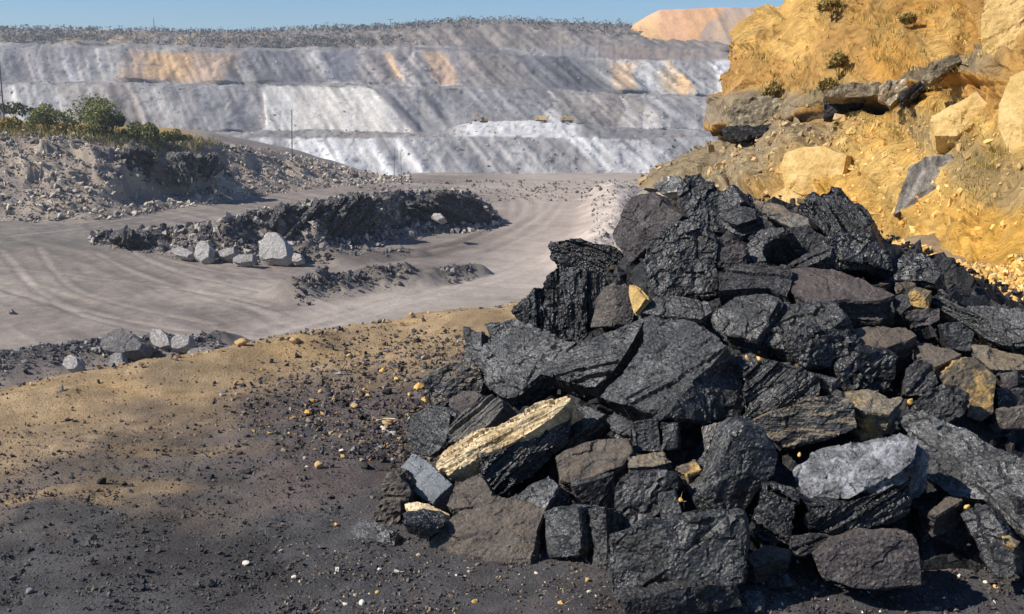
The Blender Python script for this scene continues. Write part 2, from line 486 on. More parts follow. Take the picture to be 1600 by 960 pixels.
def build_floor():
    y = np.concatenate([np.linspace(24, 60, 40, endpoint=False), np.geomspace(60, 262, 360)])
    u = np.linspace(-1, 1, 440)
    X = u[None, :] * (y * .58 + 14)[:, None]
    Y = np.broadcast_to(y[:, None], X.shape).copy()
    PX, Z, bank, bank2, heaps, wr, sh, n, m, q = floor_fields(X, Y)
    c0 = lin(148, 140, 135); c1 = lin(128, 125, 122); c2 = lin(196, 188, 180)
    c = mix(np.broadcast_to(c0, X.shape + (3,)), lin(168, 160, 152), sstep(-.1, .4, n))
    c = mix(c, c1, sstep(400, 150, PX) * sstep(128, 150, Y) * .8)
    flat = 1 - np.clip(bank + bank2 + heaps + wr, 0, 1)
    # long swept streaks of the grader and the trucks
    u1 = X * .76 + Y * .65 + 3 * n; u2 = X * .65 - Y * .76
    st = fbm(P3(u1 / 1.3, u2 / 30), 4, 61) + .5 * fbm(P3(u1 / .5, u2 / 14), 3, 63)
    v1 = X * .3 + Y * .95 + 2 * n
    st = st * sstep(620, 480, PX) + sstep(480, 620, PX) * fbm(P3(v1 / 1.5, (X * .95 - Y * .3) / 30), 4, 62)
    c = c * (1 + .26 * st * flat + .22 * fbm(P3(X / .8, Y / .8), 3, 64))[..., None]
    Z = Z + .13 * st * flat
    for pts, w in TRACKS:
        P = at_z([p[0] for p in pts], [p[1] for p in pts], FZ)[:, :2]
        # smooth the polyline
        t = np.linspace(0, len(P) - 1, len(P) * 4)
        P = np.stack([np.interp(t, np.arange(len(P)), P[:, k]) for k in (0, 1)], -1)
        for _ in range(4):
            P[1:-1] = .25 * P[:-2] + .5 * P[1:-1] + .25 * P[2:]
        d = seg_dist(X, Y, P) + .35 * m + .12 * q; rt = 540 < pts[0][0] < 890; w = w * (.8 if rt else .5)
        k = np.exp(-(d / (w * .9)) ** 2) * flat * (.6 + .5 * m)
        e = np.exp(-((d - w * 1.7) / (w * .6)) ** 2) * flat * (.6 - .5 * m)
        Z = Z - .10 * k + .12 * e
        c = mix(c, mix(np.broadcast_to(c2, c.shape), lin(104, 97, 92), np.full(k.shape, 1.0 if rt else 0.0)), np.clip((1.0 if rt else .6) * k, 0, 1))
        c = mix(c, lin(112, 105, 100), np.clip(.4 * e, 0, 1))
    rd = sstep(700, 860, PX) * sstep(95, 120, Y)
    c = mix(c, lin(198, 186, 176), rd * .75 * flat)
    P = at_z([395, 520, 650, 790, 900], [548, 503, 466, 438, 395], FZ)[:, :2]
    c = mix(c, lin(200, 190, 182), .6 * (1 - sstep(2, 9, seg_dist(X, Y, P) + 3 * n)))
    rk = lin(200, 186, 168)
    c = mix(c, mix(np.broadcast_to(rk, c.shape), lin(164, 154, 144), sstep(-.2, .3, m)), bank * .9)
    c = mix(c, lin(206, 195, 180), bank * sstep(.05, .5, fbm(P3(PX / 40, Y / 20), 3, 77)) * .8)
    c = mix(c, lin(136, 128, 122), bank2 * .95)
    c = mix(c, lin(110, 105, 102), heaps * .9)
    c = mix(c, lin(92, 90, 92), wr * .95)
    c = mix(c, lin(120, 116, 114), sstep(82, 70, Y) * sstep(420, 200, PX) * .7)
    c = mix(c, lin(214, 204, 196), sh * .7)
    # dry grass ground on the left bank's top
    top = sstep(20, 25, Y - np.interp(PX, LB_px, LB_base) + 2 * m) * sstep(340, 250, PX) 
    c = mix(c, lin(188, 156, 96), top * .85)
    c = c * np.array([.82, .77, .71])
    Z = Z - np.where(Y > 254, (Y - 254) ** 2 * .7, 0)
    o = grid_mesh('pit_floor', X, Y, Z, c, M['floor'])
    tag(o, kind='structure')
    return X, Y, Z
FLX, FLY, FLZ = build_floor()
def floor_z(x, y):
    i = np.clip(np.searchsorted(FLY[:, 0], y), 0, FLY.shape[0] - 1)
    w = FLY[i, 0] * .58 + 14
    j = np.clip(np.round((x / w + 1) / 2 * (FLX.shape[1] - 1)).astype(int), 0, FLX.shape[1] - 1)
    return FLZ[i, j]

# ------------------------------------------------------------------ terrain: benches of the far wall
def build_far():
    px = np.concatenate([np.linspace(-500, -30, 60), np.linspace(-27, 1330, 560), np.linspace(1340, 1800, 40)])
    # (row at px knots, distance) of each bench edge, bottom to top
    K = [-500, 0, 200, 350, 415, 480, 600, 640, 690, 740, 800, 900, 1000, 1130, 1300, 1800]
    prof = [
        ([332] * 16, 560),
        ([285] * 16, 610),
        ([232, 232, 226, 216, 214, 214, 214, 214, 213, 212, 212, 213, 216, 212, 210, 210], 655),
        ([222, 222, 218, 209, 208, 207, 208, 210, 211, 193, 192, 196, 206, 205, 204, 204], 700),
        ([218, 218, 212, 206, 205, 204, 205, 207, 206, 190, 189, 193, 203, 202, 200, 200], 745),
        ([130, 130, 132, 136, 134, 134, 137, 139, 139, 139, 139, 145, 150, 155, 156, 156], 800),
        ([126, 126, 128, 131, 130, 130, 132, 134, 135, 136, 136, 141, 147, 152, 153, 153], 862),
        ([70, 72, 76, 80, 80, 80, 79, 78, 80, 80, 84, 88, 92, 95, 96, 96], 915),
        ([66, 67, 71, 75, 76, 76, 75, 74, 75, 74, 77, 70, 72, 80, 82, 82], 960),
        ([48, 50, 55, 58, 56, 52, 48, 44, 40, 38, 38, 44, 50, 62, 66, 66], 1010),
        ([44, 45, 48, 50, 49, 45, 42, 39, 35, 32, 32, 36, 40, 46, 50, 50], 1080),
    ]
    nseg = [6, 22, 6, 5, 30, 5, 26, 5, 14, 6]
    rows, tags = [], []
    def jag(k):
        g = {2: 1, 3: 2, 4: 3, 5: 4, 6: 5, 7: 6, 8: 7}.get(k, 0)
        if not g: return 0
        s = 9 if k in (3, 4) else g // 2 + 40
        return 3.2 * fbm(P3(px / 70, px * 0, px * 0 + s), 4, 3) + 1.2 * facet(P3(px / 22, px * 0, px * 0 + s), 5)
    for k in range(len(prof) - 1):
        (r0, d0), (r1, d1) = prof[k], prof[k + 1]
        a, b = np.interp(px, K, r0) + jag(k), np.interp(px, K, r1) + jag(k + 1)
        A, B = at_y(px, a, d0), at_y(px, b, d1)
        for s in np.linspace(0, 1, nseg[k], endpoint=False):
            rows.append(A * (1 - s) + B * s); tags.append(k + s)
    rows.append(at_y(px, np.interp(px, K, prof[-1][0]), prof[-1][1])); tags.append(len(prof) - 1.0)
    last = rows[-1].copy()
    for k, dy in ((1, 120), (2, 400), (3, 900), (4, 2500)):
        e = last * np.array([1 + dy / 1080, 1, 1]) + np.array([0, dy, 1 + 2 * k]); rows.append(e); tags.append(10 + k)
    P = np.array(rows); T = np.array(tags)[:, None] + 0 * px[None, :]; PXX = np.broadcast_to(px[None, :], T.shape)
    X, Y, Z = P[..., 0].copy(), P[..., 1].copy(), P[..., 2].copy()
    tier = np.floor(T); fr = T - tier
    slope = np.isin(tier, [1, 4, 6, 8]) & (T < 10)
    hump = np.where(slope, np.sin(np.pi * np.clip(fr, 0, 1)) ** .7, 0)
    amp = (.22 + .78 * hump) * (T < 10)
    sh = Z * 1.0                                                            # gullies lean down to the right
    g = ridged(P3((X + sh) / 34, Z / 130, X * 0 + 3.7), 4, 3)
    g2 = fbm(P3((X + sh) / 11, Z / 55, X * 0 + 5.1), 4, 9)
    g3 = fbm(P3(X / 5, Z / 5, Y / 8), 4, 15)
    sm = np.zeros(T.shape)                                                  # the smooth pale dumped face
    lft = 413 + 4 * (1 - fr) + 5 * g2; rgt = np.where(tier == 4, 660 - 62 * fr, 640) + 5 * g2
    onface = (tier == 4) * sstep(lft - 4, lft + 3, PXX) * (1 - sstep(rgt - 3, rgt + 3, PXX))
    onmound = ((tier == 2) | (tier == 3)) * sstep(690, 735, PXX) * sstep(912, 895, PXX)
    D = amp * (6.5 * g + 6.5 * g2 + 3.0 * g3) * (1 - .6 * np.maximum(onface, onmound * .5))
    D = D + 9 * onface * np.sin(np.pi * np.clip(fr + .15, 0, 1)) ** .4
    fanc = np.zeros(T.shape)
    rs = np.random.default_rng(17)
    for ti, nf in ((1, 26), (4, 20), (6, 34), (8, 16)):
        for _ in range(nf):
            xc = rs.uniform(-560, 480); w0 = rs.uniform(14, 46); hh = rs.uniform(.45, 1.05); am = rs.uniform(6, 14)
            cxl = xc - (Z - Z[tier == ti].min()) * .35
            f = np.clip(1 - np.abs(X - cxl) / (w0 * np.clip(hh - fr, .02, 2) + 1), 0, 1) * (tier == ti) * (1 - .9 * onface) * (1 - onmound)
            D = D + am * f * np.clip(hh - fr + .1, 0, 1)
            fanc = np.where(f > .04, rs.uniform(-1, 1), fanc)
    bulge = fbm(P3(X / 120, tier * 7.7, X * 0), 2, 33) * 16 * hump
    Y = Y - D - bulge; Z = Z + .12 * D + (~slope) * (T < 10) * 1.6 * g3
    # spoil colours, with the pale face's flank shade painted in
    c = mix(np.broadcast_to(lin(146, 144, 145), T.shape + (3,)), lin(178, 176, 176), sstep(-.25, .5, g2))
    c = mix(c, lin(118, 118, 126), .75 * sstep(.05, .55, fbm(P3((X + sh) / 42, Z / 90, tier), 3, 44)))
    c = mix(c, lin(202, 200, 200), .8 * sstep(.12, .42, fbm(P3((X + sh * 1.2) / 26, Z / 150, tier + 3), 4, 55)) * slope)
    c = mix(c, lin(172, 160, 150), .55 * sstep(0, .5, fbm(P3((X + sh) / 60, Z / 200, tier + 5), 3, 66)))
    c = c * (1 + .28 * fanc)[..., None]
    c = mix(c, lin(212, 210, 210), .55 * (fanc > .55))
    def patch(x0, x1, t0, t1, color, k=.9, lean=0, soft=10):
        nonlocal c
        e = PXX + 14 * g2 - lean * (t1 - T)
        w = sstep(x0 - soft, x0 + soft, e) * sstep(x1 + soft, x1 - soft, e) * sstep(t0 - .08, t0 + .08, T + .06 * g2) * sstep(t1 + .08, t1 - .08, T + .06 * g2)
        c = mix(c, lin(*color), w * k)
    patch(200, 370, 6, 6.95, (188, 162, 138), .8)
    patch(232, 300, 6.1, 6.85, (214, 178, 132), .8, 0, 8)
    patch(604, 622, 6.15, 6.95, (238, 200, 150), .95, 14, 5)
    patch(655, 695, 6, 6.98, (220, 184, 146), .9, 26, 6)
    patch(560, 760, 6, 7, (166, 152, 146), .4)
    patch(500, 556, 6.05, 6.95, (118, 119, 132), .8, 16)
    patch(835, 935, 6.1, 6.95, (118, 118, 122), .85)
    patch(955, 990, 6.05, 6.9, (226, 196, 162), .85, 5, 6)
    patch(1000, 1022, 6.05, 6.9, (214, 212, 214), .8, 5, 6)
    patch(1035, 1052, 6.05, 6.95, (226, 200, 164), .85, 8, 5)
    patch(1052, 1070, 6, 6.6, (236, 198, 146), .9, 22, 5)
    patch(1118, 1160, 5.9, 7, (232, 230, 234), .95, 0, 5)
    patch(940, 1170, 7, 8, (168, 150, 138), .7)
    patch(300, 412, 4, 5, (150, 148, 152), .7)
    patch(640, 850, 4, 4.9, (146, 145, 150), .7)
    patch(-50, 130, 6, 7, (150, 148, 156), .6)
    c = mix(c, mix(np.broadcast_to(lin(212, 210, 208), c.shape), lin(226, 221, 214), sstep(-.2, .3, g2)), onface * .95)
    c = mix(c, lin(198, 190, 180), onface * .5 * sstep(.1, .4, fbm(P3((X + sh * .4) / 9, Z / 200), 3, 88)))
    c = mix(c, lin(128, 126, 134), (tier == 4) * sstep(rgt - 22 + 6 * g2, rgt - 14 + 6 * g2, PXX) * sstep(rgt + 8, rgt, PXX) * .9)  # shaded right flank of the pale face, painted as a grey strip
    c = mix(c, lin(226, 225, 226), onmound * .95)
    a = (tier == 1) * sstep(345, 400, PXX)
    c = mix(c, lin(176, 176, 180), a * .6)
    c = mix(c, lin(228, 228, 230), a * .9 * sstep(-.05, .3, fbm(P3((X + sh * 1.3) / 24, Z / 160, X * 0 + 9), 3, 99)))
    c = mix(c, lin(138, 138, 144), a * .8 * sstep(.1, .35, fbm(P3((X + sh * 1.3) / 20, Z / 160, X * 0 + 19), 3, 101)))
    up = sstep(7.85, 8.1, T)
    c = mix(c, mix(np.broadcast_to(lin(158, 148, 140), c.shape), lin(128, 122, 118), sstep(-.2, .3, g3)), up * .9)
    c = mix(c, lin(190, 168, 136), up * sstep(.05, .4, g2) * .7 * (PXX < 420))
    global FARP; FARP = np.stack([X, Y, Z], -1).reshape(-1, 3)
    g4 = fbm(P3(X / 2.6, Z / 2.0, Y / 4), 3, 111)
    lum = c.mean(-1)
    c = c * np.array([1.02, .98, .91]) * (.80 + .06 * sstep(.5, .75, lum))[..., None] * (1 + .16 * g3 + .16 * g4 + .62 * fbm(P3((X + sh) / 3.0, Z / 40, Y / 80), 3, 117) * slope)[..., None]
    spk = sstep(.38, .55, fbm(P3(X / 3.3, Z / 2.2, Y / 5), 2, 113)) * (1 - .8 * onface) * .6
    c = mix(c, lin(84, 84, 88), spk)
    o = grid_mesh('far_pit_wall', X, Y, Z, c, M['far'])
    tag(o, kind='structure')
    # orange overburden heap behind the rim, right
    px2 = np.linspace(940, 1420, 150)
    K2 = [940, 985, 1000, 1030, 1100, 1235, 1300, 1420]
    cr = np.interp(px2, K2, [66, 46, 34, 16, 13, 10, 10, 12])
    rows = []
    for s in np.linspace(0, 1, 26):
        rows.append(at_y(px2, 74 * (1 - s) + cr * s, 985 + 45 * s))
    e = rows[-1].copy(); e[:, 1] += 60; rows.append(e)
    e = e.copy(); e[:, 1] += 60; e[:, 2] -= 60; rows.append(e)
    P = np.array(rows); X, Y, Z = P[..., 0].copy(), P[..., 1].copy(), P[..., 2].copy()
    g = ridged(P3((X + Z * .3) / 16, Z / 70), 4, 5); g2 = fbm(P3((X - Z * .4) / 12, Z / 60), 3, 6)
    Y -= 2.2 * g; Z += .8 * fbm(P3(X / 14, Y / 14), 3, 8)
    c = mix(np.broadcast_to(lin(224, 172, 120), X.shape + (3,)), lin(214, 172, 116), sstep(-.3, .3, g2))
    c = mix(c, lin(238, 182, 138), sstep(.0, .35, fbm(P3((X + Z * .3) / 30, Z / 90), 3, 26)))
    c = mix(c, lin(178, 158, 142), .8 * sstep(.15, .35, fbm(P3((X - Z * .6) / 22, Z / 80), 3, 36)))
    o = grid_mesh('spoil_heap', X, Y, Z, c, M['far'])
    tag(o, kind='structure')
build_far()

# ------------------------------------------------------------------ terrain: yellow hillside on the right
STN = [
    [(1040, 292, 60), (1090, 262, 62), (1150, 225, 64), (1155, 198, 64), (1165, 150, 66), (1200, 85, 68), (1290, 2, 72), (1330, -12, 84)],
    [(1000, 284, 47), (1062, 252, 49), (1126, 222, 51), (1132, 198, 51), (1145, 150, 52), (1164, 85, 54), (1236, 2, 57), (1262, -14, 70)],
    [(1120, 300, 37.5), (1180, 262, 39), (1235, 215, 40), (1240, 195, 40.2), (1250, 150, 41), (1290, 80, 43), (1345, -20, 46), (1380, -60, 56)],
    [(1225, 332, 26.5), (1290, 270, 28), (1345, 190, 30), (1368, 150, 30.2), (1378, 130, 31), (1425, 62, 33), (1480, -40, 36), (1520, -90, 45)],
    [(1330, 384, 18.5), (1390, 300, 20), (1436, 160, 23), (1446, 136, 23.2), (1470, 100, 24), (1520, 40, 26), (1580, -60, 29), (1620, -130, 37)],
    [(1400, 425, 13.2), (1470, 330, 15), (1520, 180, 18), (1535, 120, 18.6), (1550, 70, 19.5), (1620, -20, 22), (1690, -120, 24), (1740, -200, 31)],
    [(1495, 475, 9.1), (1590, 380, 11), (1650, 250, 13), (1680, 170, 14), (1700, 80, 15.5), (1780, -60, 18), (1850, -180, 20), (1900, -280, 26)],
    [(1740, 560, 6.6), (1860, 470, 8), (1980, 330, 9.6), (2030, 240, 10.4), (2080, 130, 11.6), (2200, -50, 14), (2320, -220, 16), (2400, -330, 21)],
    [(2200, 800, 4.4), (2500, 640, 5), (2800, 450, 5.8), (2900, 330, 6.3), (3000, 200, 7), (3300, -100, 8.4), (3600, -400, 9.6), (3800, -600, 13)],
]
def cr(P, t):                                   # Catmull-Rom along axis 0
    n = P.shape[0]
    i = np.clip(np.floor(t).astype(int), 0, n - 2); f = (t - i).reshape((-1,) + (1,) * (P.ndim - 1))
    p0, p1, p2, p3 = P[np.maximum(i - 1, 0)], P[i], P[i + 1], P[np.minimum(i + 2, n - 1)]
    return .5 * (2 * p1 + (p2 - p0) * f + (2 * p0 - 5 * p1 + 4 * p2 - p3) * f ** 2 + (3 * p1 - p0 - 3 * p2 + p3) * f ** 3)
def build_cliff():
    S = np.array([[at_y(*q) for q in st] for st in STN])
    S[:, 0, 2] -= .25
    tu = np.concatenate([np.linspace(0, 3, 220, endpoint=False), np.linspace(3, 6, 300, endpoint=False), np.linspace(6, 8, 60)])
    tv = np.linspace(0, 7, 330)
    A = cr(S, tu)                                # (U,8,3)
    G = cr(np.swapaxes(A, 0, 1), tv)             # (V,U,3)
    U, V = np.meshgrid(tu, tv)
    du = np.gradient(G, axis=1); dv = np.gradient(G, axis=0)
    n = np.cross(dv, du); n /= np.linalg.norm(n, axis=-1, keepdims=True) + 1e-9
    n = np.where((n[..., :1] > 0), -n, n)
    Y = G[..., 1]
    sc = np.clip(Y / 40, .2, 1.3)
    q = G / np.clip(Y, 6, 60)[..., None] * 40     # detail grows with the size of the face
    w = fbm(G / 3.5, 3, 3)
    Vw = V + .16 * w
    n1 = fbm(q / 5.0, 4, 7); n2 = fbm(q / 1.5, 4, 17); n3 = ridged(q / 2.6, 4, 27)
    low = sstep(2.15, 1.7, V); high = sstep(3.9, 4.6, Vw)
    run = ridged(P3(q[..., 1] / 3.0 + .4 * n1, q[..., 2] / 16, q[..., 0] / 9), 4, 37)
    lob = np.abs(fbm(q / 4.2, 3, 47)); fac = facet(q / 1.9, 57)
    hf = facet(q / .62, 68); blk = facet(q * np.array([.35, .35, .8]), 77)
    d = sc * (.9 * n1 + .34 * n2 + .65 * high * run + low * (1.2 * lob + .34 * fac) + .30 * facet(q / .9, 67) * (.6 + .4 * low) + .16 * hf)
    d = d + sc * .6 * high * np.clip(fac, -.4, .6)
    # undercut seam: in places the coal band steps back under the grey sandstone
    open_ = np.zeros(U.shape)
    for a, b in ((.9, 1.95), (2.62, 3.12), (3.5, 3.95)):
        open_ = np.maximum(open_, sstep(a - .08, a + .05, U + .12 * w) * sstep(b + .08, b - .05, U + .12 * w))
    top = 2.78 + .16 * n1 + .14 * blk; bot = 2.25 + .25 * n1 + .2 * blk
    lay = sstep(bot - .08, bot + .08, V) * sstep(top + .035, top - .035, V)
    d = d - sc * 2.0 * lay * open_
    ledge = sstep(2.7, 2.95, Vw) * sstep(4.0, 3.6, Vw)
    d = d + sc * ledge * (.35 * facet(q * np.array([.9, .9, 1.6]), 78) + .3)
    crk = sstep(.62, .86, ridged(q / 2.2 + .3 * n2[..., None], 3, 147)) * sstep(-.2, .2, fbm(q / 5, 2, 149) + .1)
    d = d - sc * .35 * crk
    d = d * (1 - .9 * sstep(.25, 0, V)) * (1 - .65 * sstep(1.9, 1.2, U) * sstep(2.6, 2.0, V))
    G = G + n * d[..., None]
    # colours by layer
    up1, up2 = lin(210, 158, 78), lin(192, 150, 92)
    c = mix(np.broadcast_to(up1, G.shape), up2, sstep(-.3, .3, n1))
    c = mix(c, lin(226, 186, 116), .7 * sstep(.05, .4, fbm(q / 3.2, 4, 97)))
    c = mix(c, lin(150, 128, 88), .55 * sstep(.1, .5, n2) * high)
    lo = mix(np.broadcast_to(lin(214, 166, 84), G.shape), lin(226, 188, 118), sstep(-.2, .35, fbm(q / 2.4, 4, 107)))
    lo = mix(lo, lin(166, 148, 116), .75 * sstep(.1, .35, fbm(P3(q[..., 1] / 3 + q[..., 2] / 3, (q[..., 1] - q[..., 2]) / 12, q[..., 0] / 8), 4, 117)))
    c = mix(c, lo, sstep(2.25, 1.9, V + .2 * n1))
    far = sstep(30, 38, Y)
    c = mix(c, lin(150, 138, 118), sstep(24, 36, Y) * sstep(2.3, 1.9, V) * sstep(-.45, .1, n1 + n2) * .9)
    band = sstep(2.9, 3.0, Vw) * sstep(4.1, 3.75, Vw)
    c = mix(c, mix(np.broadcast_to(lin(170, 155, 128), c.shape), lin(134, 126, 116), sstep(-.2, .3, n2)), band * .85 * sstep(5.6, 5.0, U))
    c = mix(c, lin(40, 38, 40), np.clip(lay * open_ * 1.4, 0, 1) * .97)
    c = mix(c, lin(62, 57, 54), lay * (1 - open_) * .85 * sstep(4.4, 3.9, U))
    c = mix(c, lin(92, 86, 80), ledge * sstep(.15, .35, fbm(P3(q[..., 0], q[..., 1], q[..., 2] * 3) / 3, 3, 137)) * .7 * sstep(5, 4, U))
    olive = sstep(.12, .4, fbm(q / 3.8, 4, 127)) * high * .6
    c = mix(c, lin(134, 116, 62), olive)
    c = mix(c, c * np.array([.62, .56, .5]), crk * .8)
    c = c * (1 + .26 * n2 + .12 * fac * low + .18 * fbm(q / .55, 3, 151))[..., None]
    o = grid_mesh('hillside', G[..., 0], G[..., 1], G[..., 2], np.clip(c * np.array([1, .96, .84]), .005, 1), M['cliff'])
    tag(o, kind='structure')
    return G, n, c
CLG, CLN, CLC = build_cliff()
def build_flank():
    f = CLG[2, :400]                                # the hillside's foot line
    rows = [f + np.array([.5, 0, .15])]
    for dx, dy, dz in ((-.15, .1, -.5), (-.5, .4, -1.6), (-1.1, .9, -3.2), (-2.2, 1.6, -6), (-4, 2.5, -10), (-7, 3, -15), (-12, 4, -22)):
        a = rows[-1]; b = f + np.array([dx, dy, dz])
        for s in (.25, .5, .75, 1): rows.append(a * (1 - s) + b * s)
    P = np.array(rows)
    n1 = fbm(P / 1.5, 4, 9); n2 = facet(P / .7, 12)
    k = np.linspace(0, 1, len(rows))[:, None]
    P[..., 0] += (.5 * n1 + .3 * n2) * sstep(0, .2, k); P[..., 2] += .3 * n2 * sstep(0, .2, k)
    c = mix(np.broadcast_to(lin(186, 172, 154), P.shape), lin(120, 112, 104), sstep(-.1, .3, n1))
    o = grid_mesh('debris_slope', P[..., 0], P[..., 1], P[..., 2], c, M['cliff'])
    tag(o, kind='structure')
build_flank()
cpx, cpy = to_px(CLG)
def cliff_at(px, py, best=True):                # nearest visible hillside point to a pixel
    d = (cpx - px) ** 2 + (cpy - py) ** 2
    near = d < max(40.0, d.min() * 1.5)
    k = np.where(near, CLG[..., 1], 1e9).argmin()
    return CLG.reshape(-1, 3)[k], CLN.reshape(-1, 3)[k]
#PART3
# ------------------------------------------------------------------ rocks: every lump is solid, broken along its bedding
JOBS = []
NRM = {'U': (-.12, -.42, .90), 'L': (-.50, -.55, .67), 'F': (-.20, -.93, .30), 'K': (-.62, -.74, .26), 'D': (.10, -.99, .05),
       'R': (.42, -.72, .55), 'T': (-.25, -.62, .74)}
def pile_depth(px, py, lift):
    d = ray(px, py)
    y = np.linspace(2.6, 9.5, 700)
    P = ORG + d * (y / d[1])[:, None]
    gap = P[:, 2] - np.maximum(mound_z(P[:, 0], P[:, 1]), bench(P[:, 0], P[:, 1])) - lift
    k = np.nonzero(gap < 0)[0]
    if len(k): return y[k[0]]
    m = (y > 4.6) & (y < 7.0)
    return y[m][gap[m].argmin()]
def rock(name, label, cat, poly, n, th, mat, group=None, bed='n', period=.045, lamp=.012, famp=.020, ffreq=9.0, shrink=.9, dy=0.0,
         lift=.10, Y=None, voxel=None, seed=None, round_=0.0, fine=1.0):
    poly = np.array(poly, float)
    seed = len(JOBS) * 7 + 3 if seed is None else seed
    rs = np.random.default_rng(seed)
    c = np.array([(poly[:, 0].min() + poly[:, 0].max()) / 2 * .4 + poly[:, 0].mean() * .6, (poly[:, 1].min() + poly[:, 1].max()) / 2 * .4 + poly[:, 1].mean() * .6])
    Yc = (pile_depth(c[0], c[1], lift) if Y is None else Y) + dy
    C = at_y(c[0], c[1], Yc)
    n = np.array(NRM[n] if isinstance(n, str) else n, float); n /= np.linalg.norm(n)
    d = ray(poly[:, 0], poly[:, 1])
    t = ((C - ORG) @ n) / (d @ n)
    Fr = ORG + d * t[:, None]
    size = np.linalg.norm(Fr.max(0) - Fr.min(0))
    # irregular break: split the long edges and shake them a little
    pts = []
    for a, b in zip(Fr, np.roll(Fr, -1, 0)):
        pts.append(a)
        L = np.linalg.norm(b - a)
        if L > .16 * size:
            pts.append((a + b) / 2 + rs.normal(0, .022, 3) * L)
    Fr = np.array(pts)
    e1 = Fr[np.linalg.norm(Fr - C, axis=1).argmax()] - C
    e1 -= n * (e1 @ n); e1 /= np.linalg.norm(e1); e2 = np.cross(n, e1)
    m = len(Fr)
    Mid = C + (Fr - C) * (1 + round_) * rs.uniform(.97, 1.03, (m, 1)) - n * th * .45
    Bk = C + (Fr - C) * shrink * rs.uniform(.88, 1.06, (m, 1)) - n * th * rs.uniform(.85, 1.1, (m, 1))
    Ft = C + (Fr - C) * (1 - round_ * .6) + n * rs.normal(0, .010, (m, 1)) * size
    V = np.concatenate([Ft, Mid, Bk, [C + n * size * (.02 + .14 * round_)], [C - n * th * (1.02 + round_ * .3)]])
    faces = []
    # orientation so that the front looks along +n
    area = sum(np.dot(np.cross(Fr[i] - C, Fr[(i + 1) % m] - C), n) for i in range(m))
    for i in range(m):
        j = (i + 1) % m
        q = [(i, j, 3 * m), (j, i, m + i, m + j), (m + j, m + i, 2 * m + i, 2 * m + j), (2 * m + j, 2 * m + i, 3 * m + 1)]
        faces += [f if area > 0 else f[::-1] for f in q]
    base = np.array([V[:, 0].mean(), V[:, 1].mean(), V[:, 2].min()])
    me = bpy.data.meshes.new(name)
    me.from_pydata([tuple(v) for v in (V - base)], [], faces)
    o = link(name, me)
    o.location = base
    tag(o, label, cat, group)
    ax = {'n': n, 'v': e2, 'u': e1}[bed]
    vx = (5 if size < .33 else 6) if size < 1.2 else 5
    if voxel and size * FPX / Yc > 160: vx = 6
    JOBS.append((o, base, ax / np.linalg.norm(ax), vx, mat, period, lamp, famp, ffreq, seed, C, fine))
    return o
def finish_rocks():
    for j in JOBS:
        md = j[0].modifiers.new('solid', 'REMESH'); md.mode = 'SHARP'; md.octree_depth = j[3]; md.scale = .9; md.use_remove_disconnected = False
    dg = bpy.context.evaluated_depsgraph_get()
    done = []
    for j in JOBS:
        done.append(bpy.data.meshes.new_from_object(j[0].evaluated_get(dg)))
    for (o, base, ax, vx, mat, period, lamp, famp, ffreq, seed, C, fine), me in zip(JOBS, done):
        o.modifiers.clear()
        old = o.data; o.data = me; bpy.data.meshes.remove(old)
        me.name = o.name
        k = len(me.vertices)
        co = np.empty(k * 3, np.float32); me.vertices.foreach_get('co', co); co = co.reshape(-1, 3).astype(float)
        no = np.empty(k * 3, np.float32); me.vertex_normals.foreach_get('vector', no); no = no.reshape(-1, 3).astype(float)
        p = co + base + seed * 3.1
        st = co @ ax
        s = st / period; s = s + .9 * vnoise(np.stack([s * .37, s * 0, s * 0], -1), seed + 2) + .9 * fbm(p * (.12 / period), 2, seed + 5)
        kf = np.floor(s); fr = s - kf
        hh = _h(kf, kf * 0, kf * 0, seed + 9)
        side = 1 - np.abs(no @ ax)                                    # beds show on the faces that cut across them
        famp = famp * .40; lamp = lamp * .95
        pa = p + ax * (p @ ax)[:, None] * 1.6                          # breaks are flatter along the bedding
        d = lamp * ((hh - .5) * 1.5 - 1.3 * _h(kf, kf * 0 + 1, kf * 0, seed + 11) ** 2 * np.exp(-(fr / .16) ** 2)) * (.25 + side)
        d += famp * (.9 * facet(pa * ffreq * .8, seed) + .5 * facet(pa * ffreq * 2, seed + 20))
        d += famp * .35 * fbm(p * ffreq * 1.6, 3, seed + 40) + famp * .22 * fine * facet(pa * ffreq * 5, seed + 60)
        cr_ = ridged(p * ffreq * .45, 2, seed + 70)
        d -= famp * .9 * np.clip((cr_ - .80) / .2, 0, 1)              # a few open cracks
        co = co + no * d[:, None]
        me.vertices.foreach_set('co', co.astype(np.float32).ravel())
        a = me.attributes.new('strata', 'FLOAT', 'POINT')
        a.data.foreach_set('value', st.astype(np.float32))
        me.polygons.foreach_set('use_smooth', np.zeros(len(me.polygons), bool))
        me.materials.clear(); me.materials.append(M[mat]); me.update()
COAL = 'coal lumps in the heap'
def coal(label, poly, n, th, mat, **k):
    if isinstance(poly, str):
        v = [float(t) for t in poly.replace(',', ' ').split()]
        poly = list(zip(v[::2], v[1::2]))
    cat = k.pop('cat', 'coal lump'); name = k.pop('name', 'coal_lump'); g = k.pop('group', COAL)
    return rock(name, label, cat, poly, n, th, mat, g, **k)

